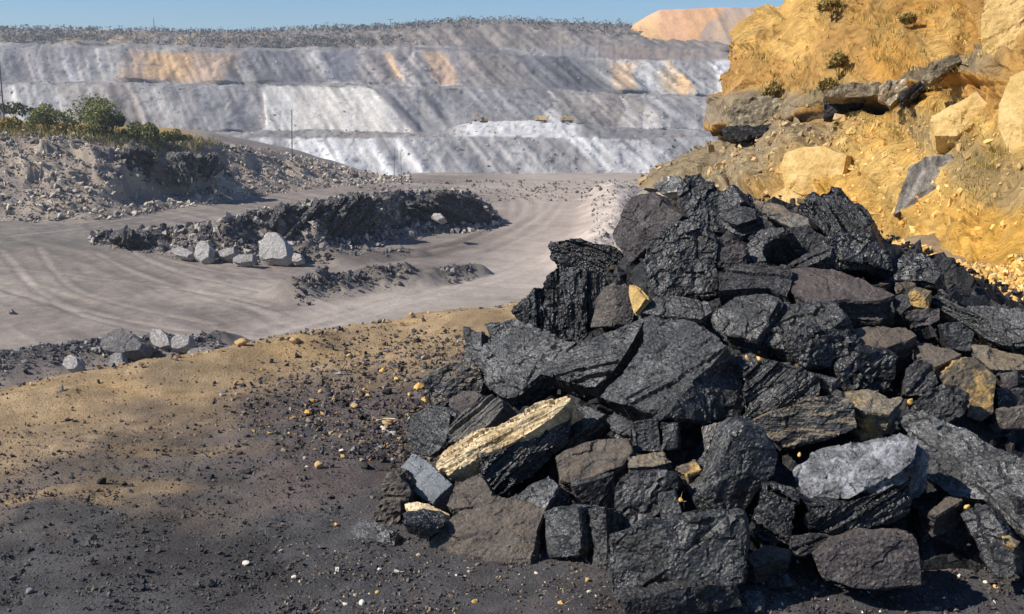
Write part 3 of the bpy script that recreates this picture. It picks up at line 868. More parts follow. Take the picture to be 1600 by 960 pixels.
# crown of the heap
coal('flat black banded coal slab jutting out at the upper left shoulder of the heap', '857 385 861 377 909 374 922 379 957 384 970 395 976 425 960 436 935 424 905 419 877 413 870 416 860 402', 'F', .30, 'black', bed='v', period=.022, lamp=.014)
coal('large smooth purple brown coal lump with a pointed top, left of the topmost lump', '956 366 976 327 988 309 1002 303 1020 301 1036 317 1065 337 1057 348 1040 360 1026 372 1000 396 986 411 967 389', 'K', .34, 'brown', famp=.022, period=.09)
coal('big rough black coal boulder under the purple lump, with an undercut base', '1011 386 1030 366 1057 348 1080 342 1105 356 1122 382 1118 415 1119 462 1070 468 1030 466 1014 440 1006 405', 'F', .36, 'rough', famp=.045, ffreq=9, dy=-.08)
coal('topmost dark coal lump with a sharp peak', '1059 297 1065 283 1072 275 1094 269 1104 280 1122 294 1126 318 1140 368 1105 358 1080 344 1067 332 1061 317', 'F', .34, 'rough', famp=.04, dy=.06)
coal('small pointed black coal lump right behind the topmost peak', '1122 302 1132 300 1144 291 1158 315 1150 330 1126 328', 'K', .2, 'black', dy=.2)
coal('dull dark coal lump resting to the right below the peak', '1123 334 1142 324 1162 321 1180 327 1182 342 1152 351 1134 346', 'L', .16, 'rough', dy=.05)
coal('speckled coal plate with pale dust beside the yellow stone behind the crest', '1180 316 1200 316 1222 322 1234 333 1262 343 1264 354 1245 359 1215 343 1192 333', 'L', .14, 'streak', dy=.1)
coal('grey topped coal wedge with a jagged black underside below the crest', '1167 372 1190 357 1222 355 1238 363 1212 371 1189 390 1197 409 1180 411 1171 397', 'L', .24, 'slab', bed='v')
coal('reddish brown crumbly coal lump in the hollow right of the big boulder', '1105 382 1140 372 1165 393 1174 409 1150 414 1118 418', 'F', .2, 'brown', famp=.04)
coal('long flat coal block with dark right end, in the middle of the crown', '1120 426 1147 409 1190 407 1236 418 1239 440 1230 464 1200 451 1160 452 1121 456', 'T', .26, 'shade', bed='v', period=.06)
coal('big faceted glossy coal block at the upper right of the crown', '1246 328 1280 300 1300 295 1313 295 1330 316 1344 316 1358 334 1360 370 1345 395 1310 372 1265 347', 'L', .38, 'black', famp=.035, period=.05, bed='v', lamp=.018)
coal('ragged glossy coal chunk leaning under the upper right block', '1292 372 1330 366 1360 369 1390 398 1395 424 1360 412 1322 408 1305 396', 'F', .3, 'black', famp=.045, lamp=.02)
coal('narrow dark coal slab tilted diagonally beside the grey topped wedge', '1226 417 1255 397 1284 379 1301 386 1297 402 1262 416', 'L', .12, 'shade', bed='v', period=.03)
coal('broad flat topped purple grey coal block right of centre with a deep shaded front', '1232 422 1262 417 1300 422 1350 440 1396 462 1375 470 1320 469 1262 476 1238 456', 'U', .34, 'brown', period=.08)
coal('rounded glossy coal lump alone at the right end of the crest', '1396 424 1410 400 1438 396 1458 408 1468 430 1460 443 1430 438 1398 436', 'L', .24, 'black', famp=.03)
coal('crumbly tan rock on the right shoulder, upper one of two', '1402 444 1424 442 1432 450 1420 459 1403 457', 'F', .12, 'tan', famp=.03, name='tan_rock', cat='rock')
coal('crumbly tan rock on the right shoulder, lower one of two', '1421 461 1434 450 1453 457 1451 482 1425 479', 'F', .14, 'tan', famp=.03, name='tan_rock', cat='rock')
coal('long dark banded coal slab sloping down the right flank', '1450 468 1471 452 1526 492 1586 535 1578 543 1538 528 1508 506', 'L', .2, 'black', bed='v', period=.028, lamp=.014)
coal('wide blue grey coal slab at the right edge below the yellow gravel', '1513 480 1550 480 1612 489 1616 538 1584 536 1549 510', 'L', .2, 'grey')
coal('small dark coal lump left of the lower tan rock', '1393 466 1418 458 1424 478 1408 492 1394 480', 'L', .15, 'shade')
coal('purple grey coal cube below the tan rocks', '1410 488 1440 483 1470 481 1468 500 1446 508 1428 512 1424 502', 'F', .22, 'brown', bed='v', period=.08)
# middle tier
coal('flat topped grey brown coal block standing over a deep black gap, right of centre', '1329 514 1370 510 1415 511 1431 526 1405 536 1382 545 1350 546 1345 530', 'U', .34, 'dusty')
coal('sparkling ragged coal chunk tucked into the dark gap right of centre', '1245 542 1270 516 1297 520 1328 525 1350 535 1340 556 1318 575 1254 572', 'D', .25, 'black', famp=.06, ffreq=11)
coal('dark coal chunk with white specks in the shadow under the grey brown block', '1316 578 1345 548 1382 548 1400 556 1392 608 1330 612', 'D', .25, 'black', famp=.05, ffreq=11, dy=.08)
coal('flat purplish coal flake above the tan faced block', '1430 533 1462 540 1500 555 1462 574 1446 563', 'U', .13, 'dusty', bed='n', period=.02)
coal('rounded dull black coal lump left of the tan faced block', '1415 600 1423 569 1440 562 1460 571 1465 598 1447 615 1416 620', 'F', .25, 'shade', bed='v', period=.03)
coal('block with a purple shoulder and a tan stained lower face', '1467 588 1494 561 1520 557 1538 571 1555 588 1553 646 1534 658 1510 652 1515 630 1503 610 1470 599', 'F', .28, 'tan', famp=.022)
coal('glossy black coal chunk below the dull lump on the right', '1430 629 1455 610 1483 605 1509 619 1507 639 1480 662 1446 659', 'F', .25, 'rough', famp=.04)
coal('small grey coal cube right of the tan faced block', '1557 582 1590 580 1592 602 1572 607', 'F', .15, 'brown')
coal('coal slab with a tan streak along its top at the right edge', '1515 540 1561 545 1610 556 1614 577 1549 579 1524 557', 'U', .16, 'streak', period=.02)
coal('mottled grey coal lump half out of frame on the right', '1562 642 1612 636 1616 668 1570 668', 'F', .2, 'dusty')
coal('tan blotched coal lump over the long thin ledge', '1322 615 1345 611 1368 612 1410 624 1388 648 1348 644 1326 628', 'U', .15, 'tan')
coal('flat grey coal capstone left of the middle of the heap', '1006 470 1022 465 1060 464 1107 472 1112 488 1095 498 1035 493 996 487', 'T', .12, 'slab')
coal('big blue grey coal lump right of the capstone', '1112 489 1130 476 1152 461 1200 458 1217 470 1199 505 1182 528 1135 521 1115 506', 'L', .3, 'slab', famp=.035, ffreq=8)
coal('wide rugged coal lump in the centre right, under the purple grey block', '1196 536 1213 505 1215 472 1250 476 1306 474 1322 494 1294 518 1262 523 1237 548 1210 543', 'L', .3, 'slab', famp=.04, ffreq=9)
coal('huge smooth sloping coal slab in the middle of the heap', '1008 496 1075 500 1120 527 1136 545 1110 571 1062 620 1020 649 990 639 938 622 972 588 1000 556', 'L', .34, 'grey', famp=.022, period=.11, lamp=.02, bed='v', dy=-.06)
coal('dark rough end face of the huge smooth slab, in shade', '1110 571 1136 548 1150 560 1163 606 1158 650 1110 658 1040 652 1062 622', 'R', .24, 'rough', famp=.04, dy=.02)  # slab's shaded end built separately, its shade put into darker coal
coal('grooved coal slab on the left of the huge smooth slab', '845 583 902 537 922 530 985 508 1000 498 1008 500 988 535 955 583 930 604 915 606 890 598', 'L', .26, 'slab', bed='v', period=.05, lamp=.02, dy=-.03)
coal('glossy banded coal block with a light rippled face', '1162 574 1190 566 1212 567 1283 591 1280 616 1247 636 1178 651 1162 651', 'F', .28, 'black', bed='v', period=.02, lamp=.014)
coal('flat dark coal ledge behind the glossy banded block', '1134 556 1170 553 1225 566 1312 592 1300 602 1275 588 1212 566 1160 572', 'U', .1, 'shade')
coal('long low coal block with a thin pale dusty top edge', '1177 658 1222 640 1265 622 1324 619 1336 632 1338 668 1290 686 1226 702 1200 680', 'F', .26, 'streak', bed='v', period=.05)
coal('upright black coal block with vertical cleats on the left shoulder', '800 487 840 450 870 417 933 422 946 440 936 470 926 502 918 530 890 540 850 520 812 502', 'F', .34, 'black', bed='u', period=.03, lamp=.016, famp=.035)
coal('large granular coal slab leaning on the left flank', '752 553 770 520 800 497 850 518 900 536 846 584 812 612 785 621 757 592', 'L', .30, 'slab', famp=.03, ffreq=10, dy=-.04)
coal('thin upright blue grey coal plate at the far left flank', '727 512 752 521 755 588 738 578 725 560', 'K', .08, 'grey')
coal('little blue black coal cube behind the upright plate', '756 506 776 506 778 526 764 528', 'K', .1, 'grey', dy=.1)
coal('brown tan coal lump with a smooth left face near the yellow spike', '924 511 930 470 944 452 961 442 962 486 955 508', 'K', .22, 'dusty', famp=.015)
coal('purple brown coal lump just left of the yellow spike', '960 446 986 448 994 470 990 490 985 508 961 508', 'F', .2, 'brown')
coal('upright yellow stone spike wedged among the coal', '984 447 993 451 1008 468 1001 478 992 489 986 470', 'K', .05, 'boulder', name='yellow_stone', cat='stone', famp=.008, dy=-.12)
# lower tier
coal('dark coal chunk with pale dusty top at the left foot of the heap', '666 592 685 580 712 565 740 578 756 598 752 616 715 630 690 641 676 636', 'F', .26, 'streak', famp=.045, ffreq=9)
coal('small purple shale lump under the dusty topped chunk', '701 624 722 612 742 611 752 620 735 634 714 646 702 634', 'L', .12, 'brown')
coal('tan grey ribbed shale chunk above the yellow sandstone', '702 661 725 638 752 620 780 617 786 636 775 652 750 673 725 684 701 692', 'L', .16, 'layered', bed='v', period=.016, lamp=.012, dy=-.05)
coal('matt blue grey coal plate at the left foot', '640 652 665 637 688 640 704 648 701 668 697 691 672 711 650 706 638 690', 'K', .14, 'grey', famp=.01)
coal('long split yellow sandstone block lying on the left foot of the heap', '682 723 700 697 752 672 800 652 838 632 885 618 896 624 862 655 800 691 750 711 702 741 688 736', 'L', .11, 'yellow', bed='v', period=.022, lamp=.03, famp=.02, dy=-.14, name='sandstone_block', cat='sandstone')
coal('black coal underlay of the long sandstone block', '752 716 800 696 862 660 896 640 890 692 832 746 772 778 756 750', 'D', .25, 'black', bed='v', dy=.0)
coal('grey coal lump right of the tip of the long sandstone block', '864 661 890 640 915 636 944 647 915 668 880 692 867 689', 'L', .14, 'slab')
coal('thin grey coal flake right of the sandstone tip', '944 652 962 646 990 660 986 682 962 680', 'L', .1, 'slab')
coal('pale grey granular rock wedge, lightest lump at the left foot', '618 742 642 705 664 716 686 737 706 756 676 788 660 780 637 761', 'L', .2, 'pale', famp=.012, dy=-.05)
coal('rough grey lump with a tan cap at the leftmost foot of the heap', '580 811 590 766 605 735 621 740 637 760 641 772 626 806 615 821', 'F', .22, 'dusty', famp=.04, ffreq=11)
coal('small layered yellow and grey sandstone at the left foot', '634 788 650 785 667 787 698 802 699 818 645 819', 'T', .09, 'yellow', period=.018, lamp=.012, famp=.01, name='sandstone_block', cat='sandstone')
coal('dark coal base under the small layered sandstone', '632 820 660 816 696 818 690 830 664 842 640 834', 'D', .12, 'black', dy=.04)
coal('low blue black coal lump in the dust at the far left foot', '546 822 565 813 590 818 608 828 611 848 550 852', 'L', .14, 'grey', lift=.03)
coal('square front coal block half sunk in dust with a dusty brown top, left front', '674 846 690 830 720 801 800 778 850 796 836 834 826 878 720 882 675 884', 'T', .26, 'dusty', famp=.022, lift=.07)
coal('grey coal wedge behind the square front block', '800 778 826 760 856 744 872 760 852 796', 'L', .16, 'slab')
coal('brown dusty coal rubble slab under the pale grey wedge', '700 790 710 760 750 742 770 776 800 780 722 802', 'T', .12, 'dusty')
coal('upright bluish coal block standing in front of the heap', '851 800 874 794 902 795 907 856 898 869 855 872', 'K', .16, 'grey', famp=.014, lift=.08)
coal('thin upright coal pillar between two black gaps', '920 795 946 794 946 893 928 895', 'K', .09, 'slab', dy=.05)
coal('brown tan topped coal slab overhanging a black hollow', '867 713 895 698 931 687 984 684 988 706 973 727 931 745 888 756 873 751', 'T', .22, 'dusty', famp=.015)
coal('small square coal block under the huge slab', '990 662 1008 658 1026 657 1031 704 991 706', 'F', .16, 'slab', famp=.012)
coal('cracked dark coal cube right of the small square block', '1031 660 1058 662 1060 702 1034 706', 'F', .16, 'rough')
coal('thin tan edged ledge above the cracked cube in front', '980 716 1010 708 1037 705 1053 722 1020 730 980 731', 'U', .08, 'streak')
coal('boxy black coal cube in the middle front, behind the front boulder', '963 756 984 737 1030 736 1056 740 1059 765 1040 786 1026 805 995 823 970 830 958 805', 'F', .26, 'rough', famp=.035)
coal('little coal cube at the corner of the boxy black cube', '1029 773 1053 769 1063 800 1034 807', 'F', .1, 'slab', dy=-.1, famp=.012)
coal('tall dark blade of coal leaning diagonally in the middle front', '1083 780 1122 730 1143 684 1163 664 1191 668 1201 691 1216 712 1208 740 1180 773 1159 802 1101 806', 'D', .22, 'slab', famp=.02, dy=-.04)
coal('brown layered shale lump left of the leaning blade', '1096 667 1143 659 1146 680 1124 706 1104 738 1100 709', 'F', .14, 'layered', bed='v', period=.02)
coal('small tan ledge stone in the gap left of the leaning blade', '1056 728 1086 718 1096 733 1074 740', 'U', .07, 'tan')
coal('big sparkling coal boulder at the very front of the heap', '956 842 1009 818 1058 814 1110 807 1162 803 1169 833 1166 875 1161 912 1110 918 1060 916 1012 930 960 944 949 890', 'F', .30, 'rough', famp=.028, ffreq=9, lift=.06, dy=-.2)
coal('dark lump put in for the shade under the sparkling front boulder', '975 940 1060 920 1150 915 1158 948 1060 966 980 968', 'D', .2, 'shade', dy=-.1, lift=.02)  # dark lump placed where the boulder's overhang only casts shadow
coal('upright grooved coal block right of the leaning blade', '1188 764 1211 757 1247 765 1240 810 1233 848 1186 849 1178 829', 'F', .2, 'black', bed='u', period=.028, lamp=.018)
coal('flat ledge stone under the grooved block', '1167 870 1200 854 1233 861 1229 873 1179 884', 'U', .09, 'dusty', period=.018)
coal('white crusted coal block, palest lump of the right front', '1239 734 1277 706 1340 690 1408 677 1432 692 1423 723 1402 741 1366 757 1326 777 1252 777', 'L', .26, 'crust', bed='n', period=.035, lamp=.018, famp=.03, dy=-.10)
coal('layered black lump put in for the shaded front of the white crusted block', '1262 790 1330 786 1424 745 1420 800 1400 818 1300 834 1266 830', 'D', .25, 'black', bed='v', period=.03, lamp=.016, dy=.0)  # shaded front of the crusted block, its darkness put into the material
coal('black step of coal behind the brown front block', '1236 842 1270 838 1300 840 1280 862 1250 872 1236 862', 'F', .15, 'shade', bed='v')
coal('great dark grey slab leaning across the right front of the heap', '1396 654 1440 640 1514 672 1586 711 1625 732 1630 860 1580 822 1535 780 1486 776 1434 738 1426 691', 'L', .3, 'slab', famp=.02, period=.1)
coal('small flake with a lit top propped under the great slab', '1453 802 1479 776 1501 783 1462 806', 'U', .12, 'dusty')
coal('coal block leaning outward at the right front corner', '1506 805 1532 789 1553 808 1586 855 1587 900 1560 902 1535 869', 'K', .2, 'slab', famp=.025)
coal('tan clod beside the leaning corner block', '1562 830 1596 846 1586 856 1568 846', 'U', .07, 'tan', dy=-.05)
coal('smooth purple brown coal block sitting low in the right front', '1276 870 1302 847 1334 840 1380 838 1427 840 1434 852 1440 915 1390 920 1337 919 1291 904', 'F', .26, 'brown', famp=.014, lift=.06, dy=-.12)
coal('small grey chip in front of the ledge stone', '1192 898 1228 894 1238 915 1200 922', 'L', .1, 'slab', lift=.03)
coal('angular grey coal chip near the bottom edge', '1134 942 1160 926 1187 924 1188 952 1144 966', 'L', .12, 'grey', lift=.03)
coal('dark coal lump filling the hollow between pillar and boxy cube', '896 760 960 740 966 800 940 826 905 800', 'D', .2, 'shade', dy=.12)
coal('dark coal lump in the hollow right of the grooved block', '1236 778 1268 776 1270 830 1240 836', 'D', .2, 'shade', dy=.15)
coal('dark lump under the great slab', '1440 800 1500 800 1530 860 1440 872', 'D', .2, 'shade', dy=.2)
coal('dull dark coal lump at the right edge below the great slab', '1590 780 1640 790 1640 905 1596 900', 'D', .2, 'shade', dy=.05)
coal('grey coal wedge on the right flank under the blue grey slab', '1470 508 1500 505 1520 520 1516 548 1484 545', 'F', .2, 'rough')
coal('dark coal lump filling in right of the tan faced block', '1556 604 1600 606 1604 640 1560 644', 'F', .2, 'shade', dy=.05)
coal('dull coal lump behind the crest right of the speckled plate', '1236 356 1262 352 1290 372 1270 396 1244 398', 'F', .2, 'shade', dy=.06)

# boulders on the hillside and beyond, each at its own place on the slope
def on_cliff(name, label, cat, poly, th, mat, n=None, sink=.3, **k):
    v = [float(t) for t in poly.replace(',', ' ').split()]
    pl = list(zip(v[::2], v[1::2]))
    cx, cy = np.mean(pl, 0)
    P, nn = cliff_at(cx, cy)
    n = nn if n is None else n
    s = P[1] / 5.0
    k.setdefault('famp', .025); k.setdefault('ffreq', 7.0)
    k['famp'] *= s * .6; k['ffreq'] /= s
    return rock(name, label, cat, pl, n, th, mat, Y=P[1] - .04 * P[1] * (1 - sink), period=.06 * s, lamp=.006 * s, voxel=P[1] * .0022, **k)
HB = 'boulders on the yellow hillside'
on_cliff('boulder', 'big pale yellow boulder jutting from the hillside above the crest of the heap', 'boulder', '1212 262 1222 238 1250 226 1290 224 1330 240 1322 280 1290 306 1252 310 1224 296', 2.2, 'boulder', (-.6, -.75, .3), round_=.18, group=HB)
on_cliff('boulder', 'pointed yellow stone standing just behind the crest of the coal heap', 'boulder', '1198 312 1212 298 1228 291 1244 302 1256 314 1246 332 1222 336', .8, 'boulder', (-.5, -.75, .4), round_=.1, sink=-1.0, group=HB)
on_cliff('boulder', 'rounded tan orange boulder high on the hillside', 'boulder', '1448 188 1490 160 1530 138 1550 160 1530 190 1496 216 1456 217', 1.2, 'boulder', (-.6, -.7, .4), round_=.2, group=HB)
on_cliff('boulder', 'huge rounded orange boulder cut by the right edge of the picture', 'boulder', '1556 160 1575 112 1612 98 1650 120 1650 300 1610 296 1580 262 1554 200', 1.2, 'boulder', (-.6, -.7, .3), round_=.2, group=HB)
on_cliff('boulder', 'grey brown slab of rock set steeply in the yellow slope', 'boulder', '1394 338 1420 262 1446 246 1484 240 1494 256 1470 290 1430 322', .6, 'layered', (-.55, -.75, .36), famp=.03, group=HB)
on_cliff('boulder', 'tall pale weathered rock column at the top right corner', 'boulder', '1536 112 1534 40 1540 -12 1580 -16 1640 -14 1640 96 1596 110 1560 122', 1.6, 'boulder', (-.65, -.74, .1), bed='u', famp=.03, group=HB)
on_cliff('boulder', 'dark grey rock at the foot of the far end of the hillside', 'boulder', '1022 290 1040 277 1060 276 1072 290 1062 300 1036 302', 1.2, 'slab', (-.5, -.75, .4), sink=-.6, group=HB)

# boulders down on the pit floor
PB = 'boulders on the pit floor'
def pit_boulder(label, poly, Y, th, mat='rubble_grey', **k):
    v = [float(t) for t in poly.split()]
    pl = list(zip(v[::2], v[1::2]))
    s = Y / 5.0
    return rock('boulder', label, 'boulder', pl, (-.35, -.7, .62), th, mat, PB, Y=Y, period=.08 * s, lamp=.004 * s, famp=.010 * s, ffreq=7 / s, voxel=Y * .0016, round_=.1, **k)
M['rubble_grey'] = coal_mat('grey_brown_boulder', (.26, .24, .22), (.36, .335, .31), (.8, .95), .1, 2, spec=.15, fine=3, con=.25, bd=.1)
M['seam'] = coal_mat('coal_seam_face', (.018, .017, .018), (.05, .047, .047), (.5, .8), .6, 6, spec=.3, fine=9, bd=.15)
M['ledge'] = coal_mat('grey_tan_sandstone', (.26, .215, .15), (.42, .34, .22), (.8, .95), .5, 5, spec=.15, fine=7, con=.25, bd=.12)
M['rubble_dark'] = coal_mat('dark_grey_boulder', (.13, .122, .118), (.20, .185, .178), (.8, .95), .1, 2, spec=.15, fine=3, con=.25, bd=.1)
pit_boulder('large grey boulder standing against the dark middle bank', '402 400 406 376 418 362 432 362 446 378 450 400 440 406 412 406', 128.5, 2.2)
pit_boulder('upright pale boulder at the foot of the middle bank, left of the large one', '302 400 304 382 312 374 322 376 328 388 326 402 314 408', 129.5, 1.6)
pit_boulder('low pale slab of rock left of the upright boulder', '264 392 276 385 292 388 302 396 292 402 272 398', 131, 1.2)
pit_boulder('flat grey rock between the two standing boulders', '340 394 354 387 366 386 366 396 350 402 340 400', 129.5, 1.4)
pit_boulder('flat pale rock in front of the middle bank', '362 404 374 396 396 396 394 408 376 412 364 410', 126.5, 1.2)
pit_boulder('small boulder right of the large grey boulder', '452 402 460 394 470 398 472 406 458 410', 127, 1.2)
pit_boulder('domed brown mound of rock on the dark windrow below the bench', '152 538 160 522 176 514 192 513 210 522 224 536 218 548 190 552 160 548', 82, 1.6, 'rubble_dark')
pit_boulder('round pale boulder on the left part of the dark windrow', '97 570 100 558 110 553 120 558 122 570 116 577 104 577', 79, .9)
pit_boulder('pale boulder at the front of the windrow below the domed mound', '170 572 172 556 180 551 190 552 192 566 184 574', 79, .9)
pit_boulder('grey boulder at the windrow, left of the broken white one', '232 526 238 514 250 514 262 524 266 540 250 544 238 540', 84, 1.0)
pit_boulder('broken boulder with a tan face and dark underside on the windrow', '266 536 270 526 284 524 296 526 294 538 280 545 268 544', 83, 1.0)
pit_boulder('low light grey rock at the right end of the windrow', '288 556 296 546 312 542 328 546 332 554 310 560', 80.5, 1.0)
pit_boulder('small pale rock out on the rutted floor at the left', '8 486 12 480 18 482 20 488 12 490', 100, .7)
pit_boulder('orange stained boulder low on the right end of the middle bank', '672 338 676 332 688 332 694 340 684 344', 143, 1.2)
def outcrop(name, poly, th, mat, **k):
    o = on_cliff(name, None, None, poly, th, mat, n=(-.35, -.92, .12), bed='v', **k)
    del_keys = [q for q in ('label', 'category', 'group') if q in o.keys()]
    for q in del_keys: del o[q]
    o['kind'] = 'structure'
outcrop('coal_seam', '1126 200 1150 194 1190 196 1236 190 1238 205 1204 212 1176 214 1158 220 1136 222', 2.0, 'seam', famp=.06, sink=.35)
outcrop('sandstone_ledge', '1134 200 1136 176 1146 156 1190 152 1246 154 1252 166 1240 194 1196 199 1160 197', 3.2, 'ledge', famp=.05, sink=-.05)
outcrop('coal_seam', '1288 154 1330 149 1372 146 1376 158 1330 168 1306 180 1286 186', 1.6, 'seam', famp=.06, sink=.4)
outcrop('sandstone_ledge', '1284 152 1290 138 1330 130 1374 128 1384 140 1378 150 1330 152', 2.4, 'ledge', famp=.05, sink=.0)
outcrop('coal_seam', '1402 152 1420 138 1444 126 1448 138 1432 152 1408 164', 1.0, 'seam', famp=.06, sink=.35)
outcrop('sandstone_ledge', '1372 156 1378 132 1400 124 1440 112 1446 124 1424 140 1404 152 1390 166', 1.2, 'ledge', famp=.05, sink=.15)
outcrop('sandstone_ledge', '1440 122 1462 100 1496 86 1502 96 1478 112 1452 130', 1.0, 'ledge', famp=.05, sink=.2)
M['bank_rock'] = coal_mat('shaded_dark_rock', (.10, .096, .094), (.22, .208, .196), (.8, .95), .9, 1.6, spec=.15, fine=2.2, con=.5, bd=.3)  # dark rock whose colour also carries the shadow on the bank faces
def ledge(poly, Y, th, nrm=(.55, -.82, .10)):
    v = [float(t) for t in poly.split()]
    o = rock('rock_ledge', None, None, list(zip(v[::2], v[1::2])), nrm, th, 'bank_rock', None, Y=Y, bed='v', period=1.3, lamp=.9, famp=1.7, ffreq=.6, voxel=.3, dy=1.3)
    JOBS[-1] = JOBS[-1][:3] + (6,) + JOBS[-1][4:]
    o['kind'] = 'structure'
ledge('178 374 196 367 240 364 300 362 322 366 330 392 300 398 250 388 205 384', 140.5, 5)
ledge('322 366 350 352 392 344 420 334 430 398 400 402 340 400', 136.5, 6)
ledge('424 334 450 326 486 318 506 326 512 388 486 398 432 400', 137.5, 6, (.3, -.93, .1))
ledge('508 318 540 308 574 306 588 318 584 378 540 386 514 388', 141, 6)
ledge('640 318 660 310 676 316 672 340 648 344', 153, 4, (.45, -.88, .1))
ledge('680 306 712 300 736 304 758 322 772 346 740 352 690 354', 157, 6)
ledge('182 244 206 234 238 236 246 256 226 284 196 286', 186, 6)  # from here, dark outcrops added for shaded patches on the left bank
ledge('272 246 300 238 310 252 302 284 282 282', 189, 5)
ledge('312 246 340 240 346 262 330 276 314 268', 193, 5)
finish_rocks()
#PART4
# ------------------------------------------------------------------ loose stones: shared low-poly shapes
def hull_proto(k, seed, squash=(1, 1, 1)):
    rs = np.random.default_rng(seed)
    p = rs.normal(size=(k, 3)); p /= np.linalg.norm(p, axis=1, keepdims=True)
    p = p * rs.uniform(.75, 1.1, (k, 1)) * np.array(squash) * .5
    bm = bmesh.new()
    for q in p: bm.verts.new(q)
    r = bmesh.ops.convex_hull(bm, input=bm.verts)
    bmesh.ops.delete(bm, geom=[v for v in bm.verts if not v.link_faces], context='VERTS')
    bmesh.ops.triangulate(bm, faces=bm.faces)
    bm.verts.index_update()
    V = np.array([v.co[:] for v in bm.verts]); F = np.array([[v.index for v in f.verts] for f in bm.faces])
    bm.free()
    return V, F
PROTO = [hull_proto(9, s, (1, .8, .62)) for s in range(12)]
PROTO_L = [hull_proto(18, 50 + s, (1, .85, .7)) for s in range(8)]
def rotm(rs, n):
    q = rs.normal(size=(n, 4)); q /= np.linalg.norm(q, axis=1, keepdims=True)
    w, x, y, z = q.T
    return np.stack([1 - 2 * (y * y + z * z), 2 * (x * y - z * w), 2 * (x * z + y * w), 2 * (x * y + z * w), 1 - 2 * (x * x + z * z), 2 * (y * z - x * w),
                     2 * (x * z - y * w), 2 * (y * z + x * w), 1 - 2 * (x * x + y * y)], -1).reshape(n, 3, 3)
def scatter(name, pos, size, colr, mat, seed, protos=PROTO, kind='stuff'):
    rs = np.random.default_rng(seed)
    pos = np.asarray(pos, float); n = len(pos)
    which = rs.integers(0, len(protos), n)
    Rm = rotm(rs, n)
    VV, FF, CC, off = [], [], [], 0
    for k, (V, F) in enumerate(protos):
        i = np.nonzero(which == k)[0]
        if not len(i): continue
        v = np.einsum('nij,vj->nvi', Rm[i], V) * size[i][:, None, None]
        v = v + pos[i][:, None, :]
        VV.append(v.reshape(-1, 3))
        FF.append((F[None] + (np.arange(len(i)) * len(V))[:, None, None] + off).reshape(-1, 3))
        CC.append(np.repeat(colr[i], len(V), 0))
        off += len(i) * len(V)
    me = np_mesh(name, np.concatenate(VV), np.concatenate(FF), np.concatenate(CC), smooth=False)
    o = link(name, me, mat)
    if kind: tag(o, kind=kind)
    return o
def pick(rs, cols, n, w=None, var=.25):
    c = np.array([lin(*q) for q in cols])[rs.choice(len(cols), n, p=w)]
    return c * rs.uniform(1 - var, 1 + var, (n, 1))
def ground_pt(px, py):
    p = at_z(px, py, 0.0)
    z = bench_z(p[..., 0], p[..., 1])
    p[..., 2] = z
    return p

# core of the heap: packed coal fines
def build_core():
    u = np.linspace(-1, 1, 150)
    X, Y = np.meshgrid(PILE_C[0] + u * 3.0, PILE_C[1] + u * 3.0)
    r = np.hypot(X - PILE_C[0], Y - PILE_C[1])
    P = P3(X, Y)
    Z = mound_z(X, Y) - .10 + .10 * facet(P * 5, 4) + .05 * facet(P * 11, 5) + .04 * fbm(P * 6, 3, 6)
    Z = np.where(mound_z(X, Y) < .16, bench_z(X, Y) - .3, Z)
    c = np.broadcast_to(lin(40, 38, 38), X.shape + (3,))
    o = grid_mesh('coal_fines', X, Y, Z, c, M['dark_soil'], smooth=False)
    tag(o, kind='stuff')
build_core()

# coal crumbs filling the gaps
rs = np.random.default_rng(5)
n = 5200
th = rs.uniform(0, 2 * np.pi, n); r = 2.5 * np.sqrt(rs.uniform(0, 1, n))
x = PILE_C[0] + r * np.cos(th); y = PILE_C[1] + r * np.sin(th)
sz = .012 + .055 * rs.power(.3, n)
pos = np.stack([x, y, np.maximum(mound_z(x, y) - .05, bench(x, y) - .02) + .01], -1)
scatter('coal_crumbs', pos, sz, pick(rs, [(38, 36, 37), (56, 52, 52), (80, 70, 64), (120, 104, 80)], n, [.45, .35, .15, .05]), M['gravel'], 6)

# gravel on the bench: dense, grey by the heap, tan along the edge
def gravel(name, n, px0, px1, py0, py1, cols, w, s0, s1, seed, mask=None):
    rs = np.random.default_rng(seed)
    px = rs.uniform(px0, px1, n); py = rs.uniform(py0, py1, n)
    p = ground_pt(px, py)
    keep = lip_d(p[:, 0], p[:, 1]) < .25
    if mask is not None: keep &= mask(px, py, rs)
    p = p[keep]; m = len(p)
    sz = s0 + (s1 - s0) * rs.power(.28, m) * rs.uniform(.3, 1, m)
    p[:, 2] += sz * .12
    return scatter(name, p, sz, pick(rs, cols, m, w), M['gravel'], seed + 1)
gravel('gravel', 11000, 330, 760, 520, 720, [(92, 86, 86), (70, 66, 68), (128, 112, 90), (168, 138, 92), (150, 146, 142)], [.4, .28, .17, .1, .05], .008, .06, 21,
       lambda px, py, r: r.uniform(0, 1, len(px)) < np.clip((px - 330) / 220 - np.abs(py - 625) / 160 + .25, .04, 1))
gravel('gravel', 12000, -20, 760, 690, 965, [(64, 62, 62), (88, 86, 85), (110, 104, 99), (150, 138, 124)], [.4, .4, .19, .01], .005, .026, 22)
gravel('gravel', 1200, -20, 640, 640, 965, [(60, 58, 58), (84, 80, 78), (104, 94, 84)], [.45, .35, .2], .015, .05, 26)
gravel('gravel', 4500, 430, 1150, 840, 965, [(86, 76, 74), (120, 104, 88), (190, 170, 140), (215, 205, 190)], [.6, .3, .085, .015], .006, .03, 23)
gravel('gravel', 2500, 1130, 1610, 880, 965, [(86, 76, 74), (110, 96, 82), (60, 58, 58), (215, 205, 190)], [.5, .2, .285, .015], .006, .035, 24)
